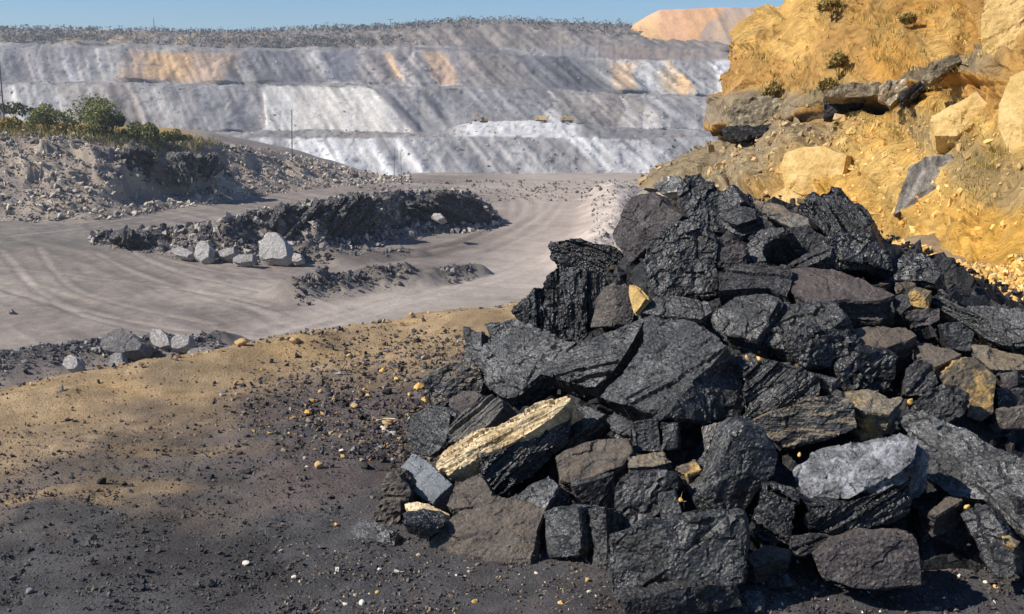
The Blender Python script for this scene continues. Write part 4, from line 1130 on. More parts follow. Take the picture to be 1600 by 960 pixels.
gravel('gravel', 5000, -20, 860, 470, 700, [(150, 126, 92), (172, 142, 98), (112, 98, 82), (84, 76, 70)], [.4, .2, .25, .15], .006, .03, 25)
# stones along the very edge of the bench
rs = np.random.default_rng(31)
m = 420
t = rs.uniform(0, 1, m)
ex = -4.2 + 4.9 * t; ey = np.interp(ex, LIP[:, 0], LIP[:, 1]) - np.abs(rs.normal(0, .28, m)) + .1
sz = .012 + .055 * rs.power(.25, m)
pos = np.stack([ex, ey, bench_z(ex, ey) + sz * .15], -1)
scatter('edge_stones', pos, sz, pick(rs, [(164, 140, 106), (186, 156, 110), (110, 100, 90), (90, 86, 84)], m, [.35, .15, .3, .2]), M['gravel'], 32)

# single pale and yellow stones one can point at
YS = [
    (566, 946, 15, 'w', 'whitish stone near the bottom edge, left of the foot of the heap'),
    (742, 942, 15, 'y', 'yellow stone near the bottom edge below the square front block'),
    (590, 930, 11, 'y', 'yellow stone by the bottom edge, upper one of the close pair'),
    (540, 948, 11, 'w', 'small whitish stone at the bottom edge left of the pair of yellow ones'),
    (876, 950, 12, 'y', 'yellow stone near the bottom edge left of the sparkling front boulder'),
    (385, 885, 14, 'w', 'whitish stone alone on the black dust in the left foreground'),
    (460, 905, 12, 'w', 'oblong whitish stone on the black dust, right of the lone one'),
    (620, 897, 10, 'w', 'whitish stone below the low blue black lump'),
    (593, 893, 8, 'w', 'tiny whitish stone left of the stone below the blue black lump'),
    (498, 729, 20, 't', 'tan stone on dark gravel left of the foot of the heap'),
    (534, 706, 10, 'w', 'tiny whitish stone above the tan stone on dark gravel'),
    (480, 733, 8, 'w', 'tiny whitish stone left of the tan stone on dark gravel'),
    (525, 818, 8, 'y', 'small yellow stone on the dirt left of the low blue black lump'),
    (605, 657, 22, 't', 'tan stone under the dry twig on the gravel'),
    (598, 668, 14, 'w', 'whitish stone at the thick end of the dry twig'),
    (615, 676, 14, 'w', 'whitish stone below the middle of the dry twig'),
    (655, 602, 20, 'y', 'bright yellow stone touching the dusty topped chunk, highest of the cluster'),
    (664, 620, 16, 'y', 'bright yellow stone in the cluster beside the dusty topped chunk, second from top'),
    (654, 632, 16, 't', 'tan stone at the bottom of the cluster beside the dusty topped chunk'),
    (640, 614, 12, 'y', 'small yellow stone at the left of the cluster by the dusty topped chunk'),
    (480, 640, 16, 'y', 'yellow stone at the left end of the grey gravel patch'),
    (487, 621, 14, 'y', 'yellow stone just above the one at the left end of the gravel patch'),
    (598, 577, 13, 'y', 'yellow stone on the tan slope above the gravel, beside a coal piece'),
    (484, 655, 14, 'g', 'grey stone just below the yellow stones at the left of the gravel'),
    (546, 552, 13, 't', 'small tan stone on the middle of the tan slope'),
    (643, 490, 14, 't', 'tan stone on the crest of the bench edge, right part'),
    (462, 544, 20, 't', 'tan stone on the crest of the bench edge, middle'),
    (378, 552, 24, 't', 'largest tan stone at the left of the bench edge crest'),
    (555, 628, 18, 't', 'tan stone in the middle of the gravel patch'),
    (575, 612, 12, 'y', 'yellow stone right of the tan one in the middle of the gravel'),
    (620, 590, 12, 'y', 'yellow stone in the upper right of the gravel patch'),
    (500, 608, 10, 't', 'small tan stone at the upper left of the gravel patch'),
    (917, 908, 9, 'y', 'small yellow stone at the foot of the thin coal pillar'),
    (838, 897, 8, 'w', 'tiny whitish stone in front of the upright bluish block'),
    (733, 893, 7, 'w', 'tiny whitish stone in front of the square front block'),
    (1556, 912, 9, 'y', 'yellow stone near the bottom right corner'),
    (1540, 905, 8, 'w', 'tiny whitish stone beside the yellow one near the bottom right corner'),
    (1602, 920, 10, 'w', 'whitish stone at the right edge near the bottom'),
    (920, 930, 8, 'w', 'tiny whitish stone left of the sparkling front boulder'),
    (605, 545, 10, 'g', 'grey stone on the tan slope below the bench edge'),
    (44, 860, 14, 'k', 'coal piece at the far left in the black dust'),
    (160, 757, 20, 'k', 'coal piece in the brown dirt at the left, upper one'),
    (388, 741, 16, 'k', 'coal piece in the brown dirt right of the upper left one'),
    (653, 531, 15, 'k', 'black coal piece alone on the upper tan slope with its shadow beside it'),
    (48, 931, 16, 'g', 'grey stone in the bottom left corner area'),
    (200, 882, 10, 'k', 'small coal piece in the black dust at the left, below the middle'),
    (330, 914, 16, 'k', 'coal piece near the bottom of the black dust, left of centre'),
    (595, 550, 14, 'k', 'coal piece on the tan slope touching the yellow stone'),
    (605, 608, 22, 'k', 'large coal piece above the gravel near the dusty topped chunk'),
    (570, 727, 22, 'k', 'coal piece on the dark gravel left of the matt coal plate'),
    (104, 652, 10, 'k', 'tiny coal piece at the left of the tan slope')]
SC = {'w': lin(232, 218, 196), 'y': lin(226, 178, 96), 't': lin(190, 156, 104), 'g': lin(120, 118, 122), 'k': lin(46, 44, 46)}
LBL = {'w': ('pale_stone', 'small whitish stone lying on the dark dirt around the foot of the heap', 'whitish stones scattered on the dirt'),
       'y': ('yellow_stone', 'small bright yellow stone lying in the gravel around the foot of the heap', 'yellow stones scattered on the dirt'),
       't': ('tan_stone', 'tan angular stone lying in the gravel left of the heap', 'tan stones scattered on the dirt'),
       'g': ('grey_stone', 'grey stone lying alone on the bench left of the heap', 'grey stones scattered on the dirt'),
       'k': ('coal_piece', 'single piece of black coal lying away from the heap on the dirt', 'coal pieces scattered on the dirt')}
SM = {k: plain_mat(LBL[k][0] + '_surface', c, .85, 0, .28, 40) for k, c in SC.items()}
def loose_mesh(name, seed, mat):
    V, F = PROTO_L[seed % 8]
    bm = bmesh.new()
    vs = [bm.verts.new(v) for v in V]
    for f in F: bm.faces.new([vs[i] for i in f])
    bmesh.ops.recalc_face_normals(bm, faces=bm.faces)
    bmesh.ops.bevel(bm, geom=list(bm.edges), offset=.05, segments=1, affect='EDGES')
    bmesh.ops.triangulate(bm, faces=bm.faces)
    bmesh.ops.subdivide_edges(bm, edges=bm.edges, cuts=1)
    for v in bm.verts:
        v.co += Vector((random.uniform(-1, 1), random.uniform(-1, 1), random.uniform(-1, 1))) * .018
    me = bpy.data.meshes.new(name); bm.to_mesh(me); bm.free()
    me.materials.append(mat)
    return me
LM = {k: [loose_mesh(LBL[k][0], 3 * i + ord(k), SM[k]) for i in range(4)] for k in SC}
for i, (px, py, w, k, lab) in enumerate(YS):
    p = ground_pt(float(px), float(py) + w * .2)
    s = w / FPX * np.linalg.norm(p - ORG) * 1.05
    o = link(LBL[k][0], LM[k][i % 4])
    o.location = (p[0], p[1], p[2] + s * .18)
    o.scale = (s, s * random.uniform(.8, 1), s * random.uniform(.8, 1.05))
    o.rotation_euler = (random.uniform(-.4, .4), random.uniform(-.4, .4), random.uniform(0, 6.28))
    tag(o, lab, 'stone' if k != 'k' else 'coal piece', LBL[k][2])
# yellow chips lodged on the heap
for px, py, w, Yo, lab in ((1167, 559, 9, 0, 'tiny yellow chip on the ledge right of the huge slab, left of two'), (1187, 562, 12, 0, 'tiny yellow chip on the ledge right of the huge slab, right of two'),
                           (1422, 628, 12, -.12, 'orange yellow chip above the top of the great leaning slab'), (1511, 792, 11, -.15, 'yellow chip on top of the leaning corner block'),
                           (1249, 711, 8, -.1, 'tan chip above the left end of the white crusted block'), (1064, 782, 9, -.15, 'pale chip beside the little coal cube in front')):
    Yd = pile_depth(px, py, .16) + Yo
    p = at_y(px, py, Yd); s = w / FPX * np.linalg.norm(p - ORG)
    o = link('yellow_chip', LM['y'][px % 4]); o.location = p; o.scale = (s * 1.1, s, s)
    o.rotation_euler = (1, px, py)
    tag(o, lab, 'stone', 'yellow chips lodged in the heap')
# dry stem
def tube(name, pts, r, mat, parent=None, taper=1.0, sides=6):
    pts = [Vector(p) for p in pts]
    V, F = [], []
    for i, p in enumerate(pts):
        d = (pts[min(i + 1, len(pts) - 1)] - pts[max(i - 1, 0)]).normalized()
        a = d.orthogonal().normalized(); b = d.cross(a)
        q = r * (1 + (taper - 1) * i / (len(pts) - 1))
        for k in range(sides):
            t = 2 * math.pi * k / sides
            V.append(p + (a * math.cos(t) + b * math.sin(t)) * q)
    for i in range(len(pts) - 1):
        for k in range(sides):
            k2 = (k + 1) % sides
            F.append((i * sides + k, i * sides + k2, (i + 1) * sides + k2, (i + 1) * sides + k))
    F.append(tuple(range(sides))[::-1]); F.append(tuple((len(pts) - 1) * sides + k for k in range(sides)))
    me = bpy.data.meshes.new(name); me.from_pydata([tuple(v) for v in V], [], F)
    return link(name, me, mat, parent)
straw = plain_mat('dry_straw', lin(200, 182, 140), .8)
pts = [ground_pt(float(a), float(b)) + np.array([0, 0, h]) for a, b, h in ((588, 658, .02), (602, 664, .045), (618, 668, .05), (634, 667, .03))]
o = tube('dry_twig', pts, .0035, straw, taper=.6)
tag(o, 'thin bent dry twig lying on the gravel left of the heap', 'twig')

# ------------------------------------------------------------------ rubble on the pit banks (too many and too small to count)
def floor_rubble(name, n, sel, cols, w, s0, s1, seed, power=.3):
    rs = np.random.default_rng(seed)
    out = sel(rs, n)
    px, Y = out
    x = (px - 800) / FPX * (Y * CP + (CAM_H - FZ) * SP)
    z = floor_z(x, Y)
    sz = np.minimum(s0 * (1 - rs.uniform(0, 1, n)) ** (-1 / 1.7), s1) * rs.uniform(.8, 1, n)
    pos = np.stack([x, Y, z + sz * .12], -1)
    return scatter(name, pos, sz, pick(rs, cols, n, w), M['rubble'], seed + 1)
GREY = [(130, 123, 116), (162, 153, 142), (104, 100, 98), (80, 78, 80)]
def sel_left(rs, n):
    px = rs.uniform(-120, 640, n); t = rs.beta(1.2, 1.1, n) * 1.15 - .08
    return px, np.interp(px, LB_px, LB_base) + 22 * t + rs.normal(0, .6, n)
floor_rubble('bank_rubble', 8500, sel_left, [(168, 156, 142), (194, 182, 164), (136, 128, 122), (104, 100, 100)], [.36, .34, .2, .10], .26, 1.7, 201, .25)
def sel_mid(rs, n):
    px = rs.uniform(138, 782, n); t = rs.normal(.3, 2.6, n)
    return px, np.interp(px, MB_px, MB_base) + t + 1.5
floor_rubble('bank_rubble', 6500, sel_mid, [(132, 125, 118), (164, 154, 143), (92, 90, 90), (62, 62, 66)], [.34, .2, .28, .18], .24, 1.9, 203, .28)
def sel_midtop(rs, n):
    px = rs.uniform(300, 775, n)
    return px, np.interp(px, MB_px, MB_base) + 1.5 + np.abs(rs.normal(0, 2.8, n))
floor_rubble('bank_rubble', 3500, sel_midtop, [(190, 178, 162), (158, 148, 136), (120, 114, 110)], [.35, .4, .25], .3, 1.7, 205, .3)
def sel_heap(rs, n):
    seg = [((465, 465), (640, 440)), ((690, 437), (738, 428)), ((480, 402), (640, 397)), ((290, 397), (520, 407))]
    k = rs.choice(4, n, p=[.5, .12, .18, .2]); t = rs.uniform(0, 1, n)
    a = np.array([s[0] for s in seg])[k]; b = np.array([s[1] for s in seg])[k]
    p = a + (b - a) * t[:, None]
    q = at_z(p[:, 0], p[:, 1], FZ)
    return p[:, 0] + rs.normal(0, 6, n), q[:, 1] + rs.normal(0, 1.6, n)
floor_rubble('heap_rubble', 3200, sel_heap, [(104, 100, 97), (134, 126, 119), (80, 78, 80)], [.4, .25, .35], .15, 1.1, 207, .3)
def sel_wind(rs, n):
    px = rs.uniform(-60, 345, n)
    q = at_z(px, np.interp(px, [-60, 0, 100, 200, 320, 345], [582, 577, 566, 556, 551, 549]), FZ)
    return px, q[:, 1] + rs.normal(0, 1.7, n)
floor_rubble('windrow_rubble', 3000, sel_wind, [(104, 102, 104), (136, 130, 126), (168, 160, 152), (72, 72, 76)], [.4, .25, .1, .25], .1, .8, 209, .3)
def sel_road(rs, n):
    px = rs.uniform(925, 1000, n)
    return px, rs.uniform(92, 190, n)
floor_rubble('road_rubble', 1200, sel_road, [(176, 166, 156), (140, 132, 124), (104, 98, 94)], [.5, .3, .2], .15, .9, 211, .3)
def sel_back(rs, n):
    px = rs.uniform(560, 1010, n)
    return px, rs.uniform(195, 234, n)
floor_rubble('floor_rubble', 1600, sel_back, [(140, 132, 124), (112, 106, 100), (160, 148, 132)], [.45, .35, .2], .2, 1.3, 213, .3)

def sel_toe(rs, n):
    px = rs.choice([300, 420, 470, 545, 610, 655, 700, 740], n) + rs.normal(0, 22, n)
    return px, np.interp(px, MB_px, MB_base) - np.abs(rs.normal(0, 2.2, n)) + .6
floor_rubble('bank_rubble', 2600, sel_toe, [(160, 150, 140), (190, 178, 164), (120, 115, 112), (84, 82, 84)], [.35, .25, .25, .15], .22, 1.7, 215, .3)
# rubble on the hillside
def hill_rubble(name, n, sel, cols, w, s0, s1, seed):
    rs = np.random.default_rng(seed)
    ok = np.argwhere(sel(np.add.outer(np.linspace(0, 7, CLG.shape[0]), np.zeros(CLG.shape[1])), CLG))
    P = CLG[ok[:, 0], ok[:, 1]]; Q = CLN[ok[:, 0], ok[:, 1]]
    wgt = (P[:, 1]) ** .4; k = rs.choice(len(P), n, p=wgt / wgt.sum())
    p = P[k] + rs.normal(0, .03, (n, 3)) * P[k][:, 1:2] * .03
    sz = np.minimum(s0 * (1 - rs.uniform(0, 1, n)) ** (-1 / 1.6), s1 * 1.6) * np.clip(P[k][:, 1] / 14, .6, 3)
    p = p + Q[k] * (sz * .1)[:, None]
    return scatter(name, p, sz, .6 * CLC[ok[k, 0], ok[k, 1]] * rs.uniform(.8, 1.25, (n, 1)) + .4 * pick(rs, cols, n, w), M['rubble'], seed + 1)
YC = [(222, 174, 92), (206, 160, 96), (232, 196, 126), (150, 132, 104)]
hill_rubble('hillside_rubble', 6500, lambda V, G: (V < 1.9) & (G[..., 1] < 40), YC, [.4, .25, .2, .15], .012, .10, 301)
hill_rubble('hillside_rubble', 700, lambda V, G: (V < 2.2) & (G[..., 1] > 26), [(150, 134, 108), (196, 160, 100), (110, 104, 98)], [.4, .3, .3], .02, .14, 303)
hill_rubble('hillside_rubble', 1200, lambda V, G: (V > 3.0) & (V < 6), YC, [.4, .25, .15, .2], .012, .06, 305)
# yellow gravel fan between the heap and the hillside
rs = np.random.default_rng(41)
m = 5200
px = rs.uniform(1380, 1640, m); py = rs.uniform(385, 500, m)
yy = np.array([np.interp(a, [1380, 1500, 1640], [12.0, 9.4, 8.2]) for a in px]) + (440 - py) * .025
pp = at_y(px, py, yy); 
pz = np.maximum(bench_z(pp[:, 0], pp[:, 1]), -2) 
G = CLG.reshape(-1, 3); near = G[(G[:, 1] < 16) & (G[:, 1] > 6)]
sub = near[rs.choice(len(near), min(len(near), 9000), replace=False)]
for a in range(0, m, 400):
    d = ((pp[a:a + 400, None, :2] - sub[None, :, :2]) ** 2).sum(-1)
    k = d.argmin(1); ok = d[np.arange(len(k)), k] < .05
    pz[a:a + 400] = np.where(ok, np.maximum(pz[a:a + 400], sub[k, 2]), pz[a:a + 400])
sz = .015 + .09 * rs.power(.3, m)
scatter('yellow_gravel', np.stack([pp[:, 0], pp[:, 1], pz + sz * .15], -1), sz, pick(rs, YC, m, [.4, .2, .33, .07]), M['gravel'], 42)
#PART5
# ------------------------------------------------------------------ plants
def far_z(x, y):
    k = ((FARP[:, 0] - x) ** 2 + (FARP[:, 1] - y) ** 2).argmin()
    return FARP[k, 2]
def leaf_mat(name, c1, c2):
    m, nt, b = new_mat(name)
    at = N(nt, 'ShaderNodeAttribute', attribute_name='Col').outputs['Color']
    nt.links.new(at, b.inputs['Base Color'])
    b.inputs['Roughness'].default_value = .75
    b.inputs['Specular IOR Level'].default_value = .2
    return m
LEAF = leaf_mat('leaves', 0, 0)
BARK = plain_mat('bark', lin(92, 76, 60), .9)
def leaf_mesh(name, cen, rad, n, size, cols, rs, up=.35):
    k = rs.integers(0, len(cen), n)
    d = rs.normal(size=(n, 3)); d /= np.linalg.norm(d, axis=1, keepdims=True)
    p = cen[k] + d * rad[k][:, None] * rs.uniform(.45, 1.05, (n, 1)) ** .6
    s = size * rs.uniform(.5, 1.3, (n, 1))
    a = rs.normal(size=(n, 3)); a[:, 2] += up; a /= np.linalg.norm(a, axis=1, keepdims=True)
    b = np.cross(a, rs.normal(size=(n, 3))); b /= np.linalg.norm(b, axis=1, keepdims=True)
    V = np.stack([p - a * s, p + b * s * .42, p + a * s, p - b * s * .42], 1).reshape(-1, 3)
    F = np.arange(n * 4).reshape(-1, 4)
    c = np.array([lin(*q) for q in cols])[rs.integers(0, len(cols), n)] * rs.uniform(.7, 1.25, (n, 1))
    return np_mesh(name, V, F, np.repeat(c, 4, 0), smooth=False)
def bush(label, px, row_b, Y, w, h, cols, seed, name='bush', dense=1.0, leaf=.26, group=None):
    if name == 'bush': w, h, dense = w * 1.3, h * (1.25 if seed < 3 else .95), dense * 1.3
    rs = np.random.default_rng(seed)
    p = at_y(px, row_b, Y)
    W = w / FPX * Y; H = h / FPX * Y
    root = bpy.data.objects.new(name, None); col.objects.link(root); root.location = p
    tag(root, label, name.replace('_', ' '), group)
    m = 16
    cen = np.stack([rs.normal(0, .24, m) * W, rs.normal(0, .2, m) * W, rs.uniform(.28, .82, m) * H], -1)
    cen[:, 2] *= 1 - .5 * np.clip(np.abs(cen[:, 0]) / (W * .5), 0, 1)
    rad = rs.uniform(.12, .26, m) * min(W, H * 1.3)
    me = leaf_mesh('crown', cen, rad, int(2600 * dense), leaf, cols, rs)
    link('crown', me, LEAF, root)
    for i in range(4):
        c = cen[rs.integers(m)]
        tube('stem', [(0, 0, -.3), (c[0] * .4, c[1] * .4, c[2] * .5), tuple(c)], .09 * H / 4, BARK, root, .4)
GB = 'bushes on top of the left bank'
GREENS = [(142, 148, 84), (118, 126, 70), (166, 158, 96), (104, 106, 66)]
OLIVE = [(156, 144, 86), (136, 128, 74), (178, 156, 100), (112, 108, 68)]
DARKG = [(86, 92, 66), (104, 106, 70), (72, 76, 60), (126, 122, 80)]
bush('tallest green bush, near the middle of the left bank top', 152, 212, 199, 84, 52, GREENS, 1, group=GB, dense=1.3)
bush('wide green bush left of the tallest one on the bank', 76, 210, 198, 62, 40, GREENS, 2, group=GB)
bush('dark green bush right under the tallest green bush', 178, 214, 197.5, 52, 40, DARKG, 3, group=GB)
bush('green bush with an upright tuft, right of the tallest bush', 232, 222, 199, 62, 34, GREENS, 4, group=GB)
bush('low olive bush filling the gap in front of the tallest bush', 118, 214, 196.5, 60, 26, OLIVE, 5, group=GB, dense=.8)
bush('last small bush at the right end of the row on the bank', 272, 222, 200, 34, 18, OLIVE, 6, group=GB, dense=.5)
bush('yellow olive shrub at the left edge on the bank', 22, 202, 200, 60, 22, [(176, 150, 70), (196, 164, 84), (140, 124, 66)], 7, group=GB, dense=.8)
bush('grey green shrub behind the left edge of the bank', 20, 182, 215, 46, 26, DARKG, 8, group=GB, dense=.6)
# dry grass along the bank's crest
def grass(name, P, h, cols, seed, blades=9, spread=.5):
    rs = np.random.default_rng(seed)
    n = len(P)
    p = np.repeat(P, blades, 0) + np.concatenate([rs.normal(0, 1, (n * blades, 2)) * np.repeat(h, blades)[:, None] * spread, np.zeros((n * blades, 1))], 1)
    hh = np.repeat(h, blades) * rs.uniform(.5, 1.2, n * blades)
    t = rs.normal(0, .4, (n * blades, 2)) * hh[:, None]
    a = rs.uniform(0, 6.28, n * blades)
    wv = np.stack([np.cos(a), np.sin(a), 0 * a], -1) * hh[:, None] * .07
    tip = p + np.concatenate([t, hh[:, None]], 1)
    V = np.stack([p - wv, p + wv, tip], 1).reshape(-1, 3)
    c = np.array([lin(*q) for q in cols])[rs.integers(0, len(cols), n * blades)] * rs.uniform(.7, 1.2, (n * blades, 1))
    me = np_mesh(name, V, np.arange(len(V)).reshape(-1, 3), np.repeat(c, 3, 0), smooth=False)
    return tag(link(name, me, LEAF), kind='stuff')
rs = np.random.default_rng(61)
px = rs.uniform(-60, 370, 2600); Yg = rs.uniform(190, 216, 2600)
x = (px - 800) / FPX * (Yg * CP + (CAM_H + 10) * SP)
z = floor_z(x, Yg); ok = z > -12.5
grass('dry_grass', np.stack([x, Yg, z], -1)[ok], rs.uniform(.4, 1.3, ok.sum()), [(180, 158, 102), (152, 136, 86), (134, 128, 80), (110, 114, 68)], 62)
# dry grass and small shrubs on the yellow hillside, in the patches of the photograph
rs = np.random.default_rng(63)
pts, hs = [], []
for px0, py0, rx, ry, k in ((1310, 12, 45, 14, 260), (1420, 24, 26, 10, 90), (1390, 60, 50, 30, 120), (1235, 130, 28, 22, 170), (1190, 100, 26, 30, 120), (1310, 96, 30, 22, 150), (1400, 88, 34, 22, 170), (1205, 140, 16, 12, 110),
                            (1298, 128, 20, 18, 120), (1480, 40, 40, 26, 130), (1340, 200, 40, 16, 90), (1420, 200, 50, 18, 170), (1500, 205, 40, 22, 230), (1545, 250, 34, 26, 200), (1520, 300, 34, 22, 160), (1470, 150, 36, 20, 120),
                            (1530, 70, 30, 40, 90), (1350, 235, 40, 26, 60), (1460, 110, 40, 20, 90)):
    for _ in range(k // 4):
        P, nn = cliff_at(px0 + rs.normal(0, .5) * rx, py0 + rs.normal(0, .5) * ry)
        pts.append(P + rs.normal(0, .006, 3) * P[1]); hs.append(P[1] * rs.uniform(.003, .007))
grass('dry_grass', np.array(pts), np.array(hs), [(172, 146, 78), (140, 122, 66), (196, 168, 100), (112, 104, 58)], 64, 10, .5)
HS = 'dry shrubs on the yellow hillside'
for i, (a, b, w, h, t) in enumerate(((1300, 18, 60, 20, 'dry olive shrub on the skyline of the hillside'), (1206, 146, 26, 18, 'small olive shrub at the left edge of the hillside, above the grey ledge'),
                                  (1296, 140, 24, 22, 'small olive shrub growing just above the coal seam'), (1420, 34, 24, 14, 'round dry shrub near the top of the hillside'),
                                  (1312, 108, 30, 26, 'scrubby shrub in a gully in the middle of the upper hillside'))):
    P, nn = cliff_at(a, b)
    bush(t, a, b + 2, P[1] - .3, w, h, [(138, 118, 62), (112, 100, 54), (164, 138, 78)], 80 + i, 'dry_shrub', .28, P[1] * .0030, HS)
# scrub wood on the far rim, one mass
rs = np.random.default_rng(71)
m = 1500
px = rs.uniform(-420, 1010, m); Yg = rs.uniform(1000, 1090, m)
xs = (px - 800) / FPX * Yg
fr_ = FARP[FARP[:, 1] > 940]
cen, rad = [], []
for x_, y_ in zip(xs, Yg):
    k = ((fr_[:, 0] - x_) ** 2 + (fr_[:, 1] - y_) ** 2).argmin()
    r = rs.uniform(1.2, 3.4)
    cen.append((x_, y_, fr_[k, 2] + r * .6)); rad.append(r)
px = rs.normal(0, 1, 700) * 60 + rs.choice([60, 120, 330, 420, 500, 540, 90], 700)
for a in px:
    y_ = rs.uniform(955, 990); x_ = (a - 800) / FPX * y_
    k = ((fr_[:, 0] - x_) ** 2 + (fr_[:, 1] - y_) ** 2).argmin()
    r = rs.uniform(1.4, 3.6)
    cen.append((x_, fr_[k, 1], fr_[k, 2] + r * .6)); rad.append(r)
me = leaf_mesh('scrub_wood', np.array(cen), np.array(rad), 22000, 1.2, [(128, 120, 108), (104, 102, 98), (142, 130, 114), (112, 112, 94)], rs)
tag(link('scrub_wood', me, LEAF), kind='stuff')

rs = np.random.default_rng(91)
k = rs.choice(np.nonzero((FARP[:, 1] < 960) & (np.abs(FARP[:, 0]) < 620))[0], 7000)
zz = FARP[k]; keep = (fbm(zz / np.array([40, 60, 9]), 3, 3) + .5 * fbm(zz / 9, 2, 4) > .02)
zz = zz[keep] + rs.normal(0, 1.2, (keep.sum(), 3)) * np.array([1, 0, 0])
sz = np.minimum(.6 * (1 - rs.uniform(0, 1, len(zz))) ** (-1 / 1.9), 2.6)
scatter('bench_rubble', zz + np.array([0, -.2, .1]), sz, pick(rs, [(136, 134, 134), (156, 153, 152), (116, 114, 115), (182, 178, 174)], len(zz), [.35, .35, .12, .18]), M['rubble'], 92)

# ------------------------------------------------------------------ poles
POLE = plain_mat('weathered_pole', lin(88, 80, 74), .85)
def pole(label, a, b, Y, r, arm=None, cat='pole', name='wooden_pole'):
    A, B = at_y(*a, Y), at_y(*b, Y)
    root = bpy.data.objects.new(name, None); col.objects.link(root); root.location = A
    tag(root, label, cat, None)
    tube('post', [(0, 0, -1.5), tuple((B - A) * .5), tuple(B - A)], r, POLE, root, .7, 8)
    if arm:
        T = B - A
        tube('crossarm', [(T[0] - arm, 0, T[2] * .96), (T[0], 0, T[2] * .96), (T[0] + arm, 0, T[2] * .96)], r * .6, POLE, root)
        for s in (-.9, 0, .9):
            tube('insulator', [(T[0] + s * arm, 0, T[2] * .96), (T[0] + s * arm, 0, T[2] * .96 + .5)], r * .5, POLE, root)
pole('leaning dark pole at the left edge behind the bank', (6, 182), (-1, 96), 208, .14)
pole('thin pole standing on the bank in front of the pale dumped face', (456, 240), (456, 172), 196, .10)
pole('left one of two thin poles in front of the white streaked slope', (616, 274), (616, 234), 215, .05)
pole('right one of two thin poles in front of the white streaked slope', (627, 274), (626, 236), 217, .05)
pole('thin mast on the far rim at the left', (241, 50), (240, 28), 1020, .35, name='mast', cat='mast')
pole('lamp mast with a crossbar on the far rim', (611, 46), (610, 30), 1015, .3, 2.4, name='mast', cat='mast')

# ------------------------------------------------------------------ machines on the far benches
YM = plain_mat('machine_yellow', lin(214, 168, 60), .5, 0, .1, 1)
DK = plain_mat('machine_black', lin(40, 40, 42), .7, 0, .1, 1)
GL = plain_mat('machine_glass', lin(60, 70, 80), .15)
BD = plain_mat('dump_body_dusty', lin(206, 176, 110), .7, 0, .15, 1)
def prism(name, prof, y0, y1, mat, parent, bev=.08):
    bm = bmesh.new()
    a = [bm.verts.new((x, y0, z)) for x, z in prof]; b = [bm.verts.new((x, y1, z)) for x, z in prof]
    bm.faces.new(a); bm.faces.new(b[::-1])
    for i in range(len(prof)):
        j = (i + 1) % len(prof)
        bm.faces.new((a[j], a[i], b[i], b[j]))
    bmesh.ops.recalc_face_normals(bm, faces=bm.faces)
    bmesh.ops.bevel(bm, geom=list(bm.edges), offset=bev, segments=1, affect='EDGES')
    me = bpy.data.meshes.new(name); bm.to_mesh(me); bm.free()
    return link(name, me, mat, parent)
def wheel(x, y, r, parent):
    bm = bmesh.new()
    bmesh.ops.create_cone(bm, cap_ends=True, segments=18, radius1=r, radius2=r, depth=.7)
    bmesh.ops.rotate(bm, verts=bm.verts, cent=(0, 0, 0), matrix=__import__('mathutils').Matrix.Rotation(math.pi / 2, 3, 'X'))
    bmesh.ops.translate(bm, verts=bm.verts, vec=(x, y, r))
    bmesh.ops.bevel(bm, geom=[e for e in bm.edges if e.is_manifold and e.calc_face_angle(0) > 1], offset=.12, segments=1, affect='EDGES')
    me = bpy.data.meshes.new('wheel'); bm.to_mesh(me); bm.free()
    return link('wheel', me, DK, parent)
def root_at(name, label, cat, px, row, Y, rz, group=None):
    p = at_y(px, row, Y)
    r = bpy.data.objects.new(name, None); col.objects.link(r)
    r.location = (p[0], p[1], far_z(p[0], p[1]) + .1); r.rotation_euler.z = rz
    tag(r, label, cat, group)
    return r
def truck(label, px, row, Y, rz):
    r = root_at('dump_truck', label, 'dump truck', px, row, Y, rz, 'yellow dump trucks on the far benches')
    prism('chassis', [(-3.6, 1.0), (3.8, 1.0), (3.8, 1.7), (-3.6, 1.7)], -1.1, 1.1, DK, r)
    prism('dump_body', [(-4.2, 2.5), (-3.4, 1.7), (1.5, 1.9), (1.9, 3.9), (3.6, 4.0), (3.6, 4.2), (1.4, 4.2), (-4.2, 3.9)], -1.8, 1.8, BD, r)
    prism('cab', [(2.1, 1.7), (3.9, 1.7), (3.9, 2.6), (3.4, 3.7), (2.1, 3.7)], -1.5, .6, YM, r)
    prism('windscreen', [(3.6, 2.7), (3.93, 2.65), (3.5, 3.5), (3.3, 3.5)], -1.3, .4, GL, r, .02)
    for x in (-2.3, 2.6):
        for y in (-1.6, 1.6): wheel(x, y, 1.0, r)
truck('dump truck on the middle bench, the left one of the two by the white mound', 846, 192, 722, R(170))
truck('dump truck on the middle bench, the right one of the two by the white mound', 886, 192, 724, R(185))
r = root_at('excavator', 'yellow excavator on the white mound beside a dark heap', 'excavator', 756, 190, 722, R(200))
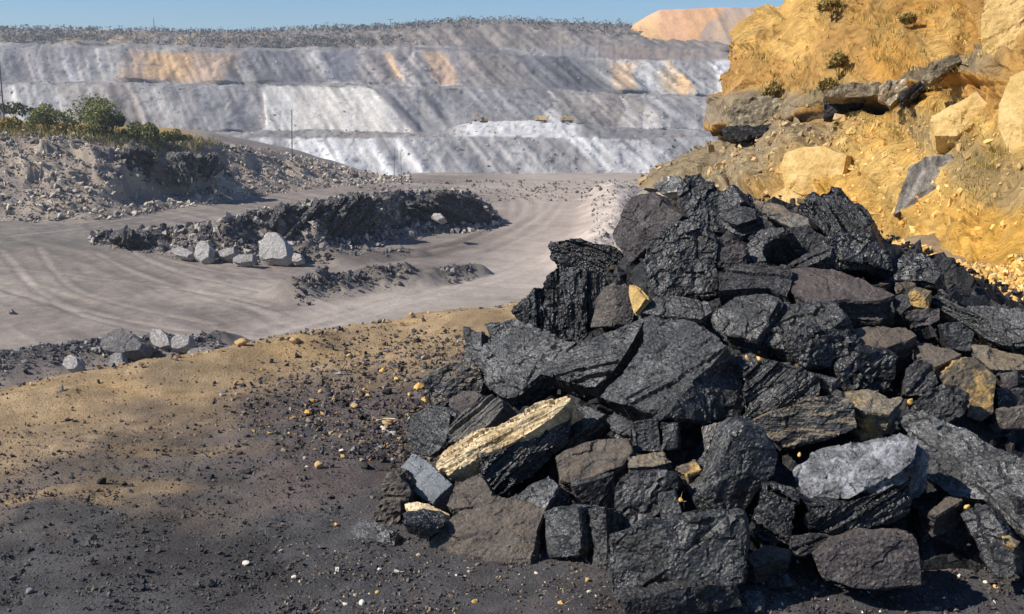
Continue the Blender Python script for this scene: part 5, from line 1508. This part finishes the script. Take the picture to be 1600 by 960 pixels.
for y in (-1.35, 1.35):
    prism('track', [(-2.4, .3), (-1.9, 0), (1.9, 0), (2.4, .3), (2.4, .8), (1.9, 1.1), (-1.9, 1.1), (-2.4, .8)], y - .35, y + .35, DK, r)
prism('house', [(-2.6, 1.25), (1.6, 1.25), (1.6, 2.4), (.6, 2.9), (-2.6, 2.9)], -1.4, 1.4, YM, r)
prism('cab', [(.3, 1.3), (1.9, 1.3), (1.9, 2.5), (1.5, 3.5), (.3, 3.5)], .35, 1.45, GL, r)
prism('boom', [(1.2, 2.0), (1.8, 1.9), (4.6, 5.0), (6.4, 4.5), (6.5, 4.9), (4.5, 5.7), (3.9, 5.3)], -.35, .35, YM, r)
prism('dipper_arm', [(6.2, 5.0), (6.7, 4.8), (6.3, 2.0), (5.9, 2.0)], -.25, .25, YM, r)
prism('bucket', [(5.7, 2.1), (6.6, 2.0), (6.3, 1.0), (5.3, .8), (5.2, 1.4)], -.6, .6, DK, r)
#PART6
# ------------------------------------------------------------------ haze over the pit
def box(name, x0, x1, y0, y1, z0, z1):
    V = [(x, y, z) for x in (x0, x1) for y in (y0, y1) for z in (z0, z1)]
    F = [(0, 1, 3, 2), (4, 6, 7, 5), (0, 4, 5, 1), (2, 3, 7, 6), (0, 2, 6, 4), (1, 5, 7, 3)]
    me = bpy.data.meshes.new(name); me.from_pydata(V, [], F)
    return link(name, me)
hz = box('haze', -6100, 6100, -6100, 6100, -87, 92)
tag(hz, kind='stuff')
hm = bpy.data.materials.new('haze_air'); hm.use_nodes = True
for n_ in list(hm.node_tree.nodes):
    if n_.type == 'BSDF_PRINCIPLED': hm.node_tree.nodes.remove(n_)
pv = hm.node_tree.nodes.new('ShaderNodeVolumePrincipled')
pv.inputs['Color'].default_value = (.80, .86, .95, 1)
pv.inputs['Density'].default_value = HAZE
pv.inputs['Anisotropy'].default_value = .2
out = [n_ for n_ in hm.node_tree.nodes if n_.type == 'OUTPUT_MATERIAL'][0]
hm.node_tree.links.new(pv.outputs[0], out.inputs['Volume'])
hz.data.materials.append(hm)
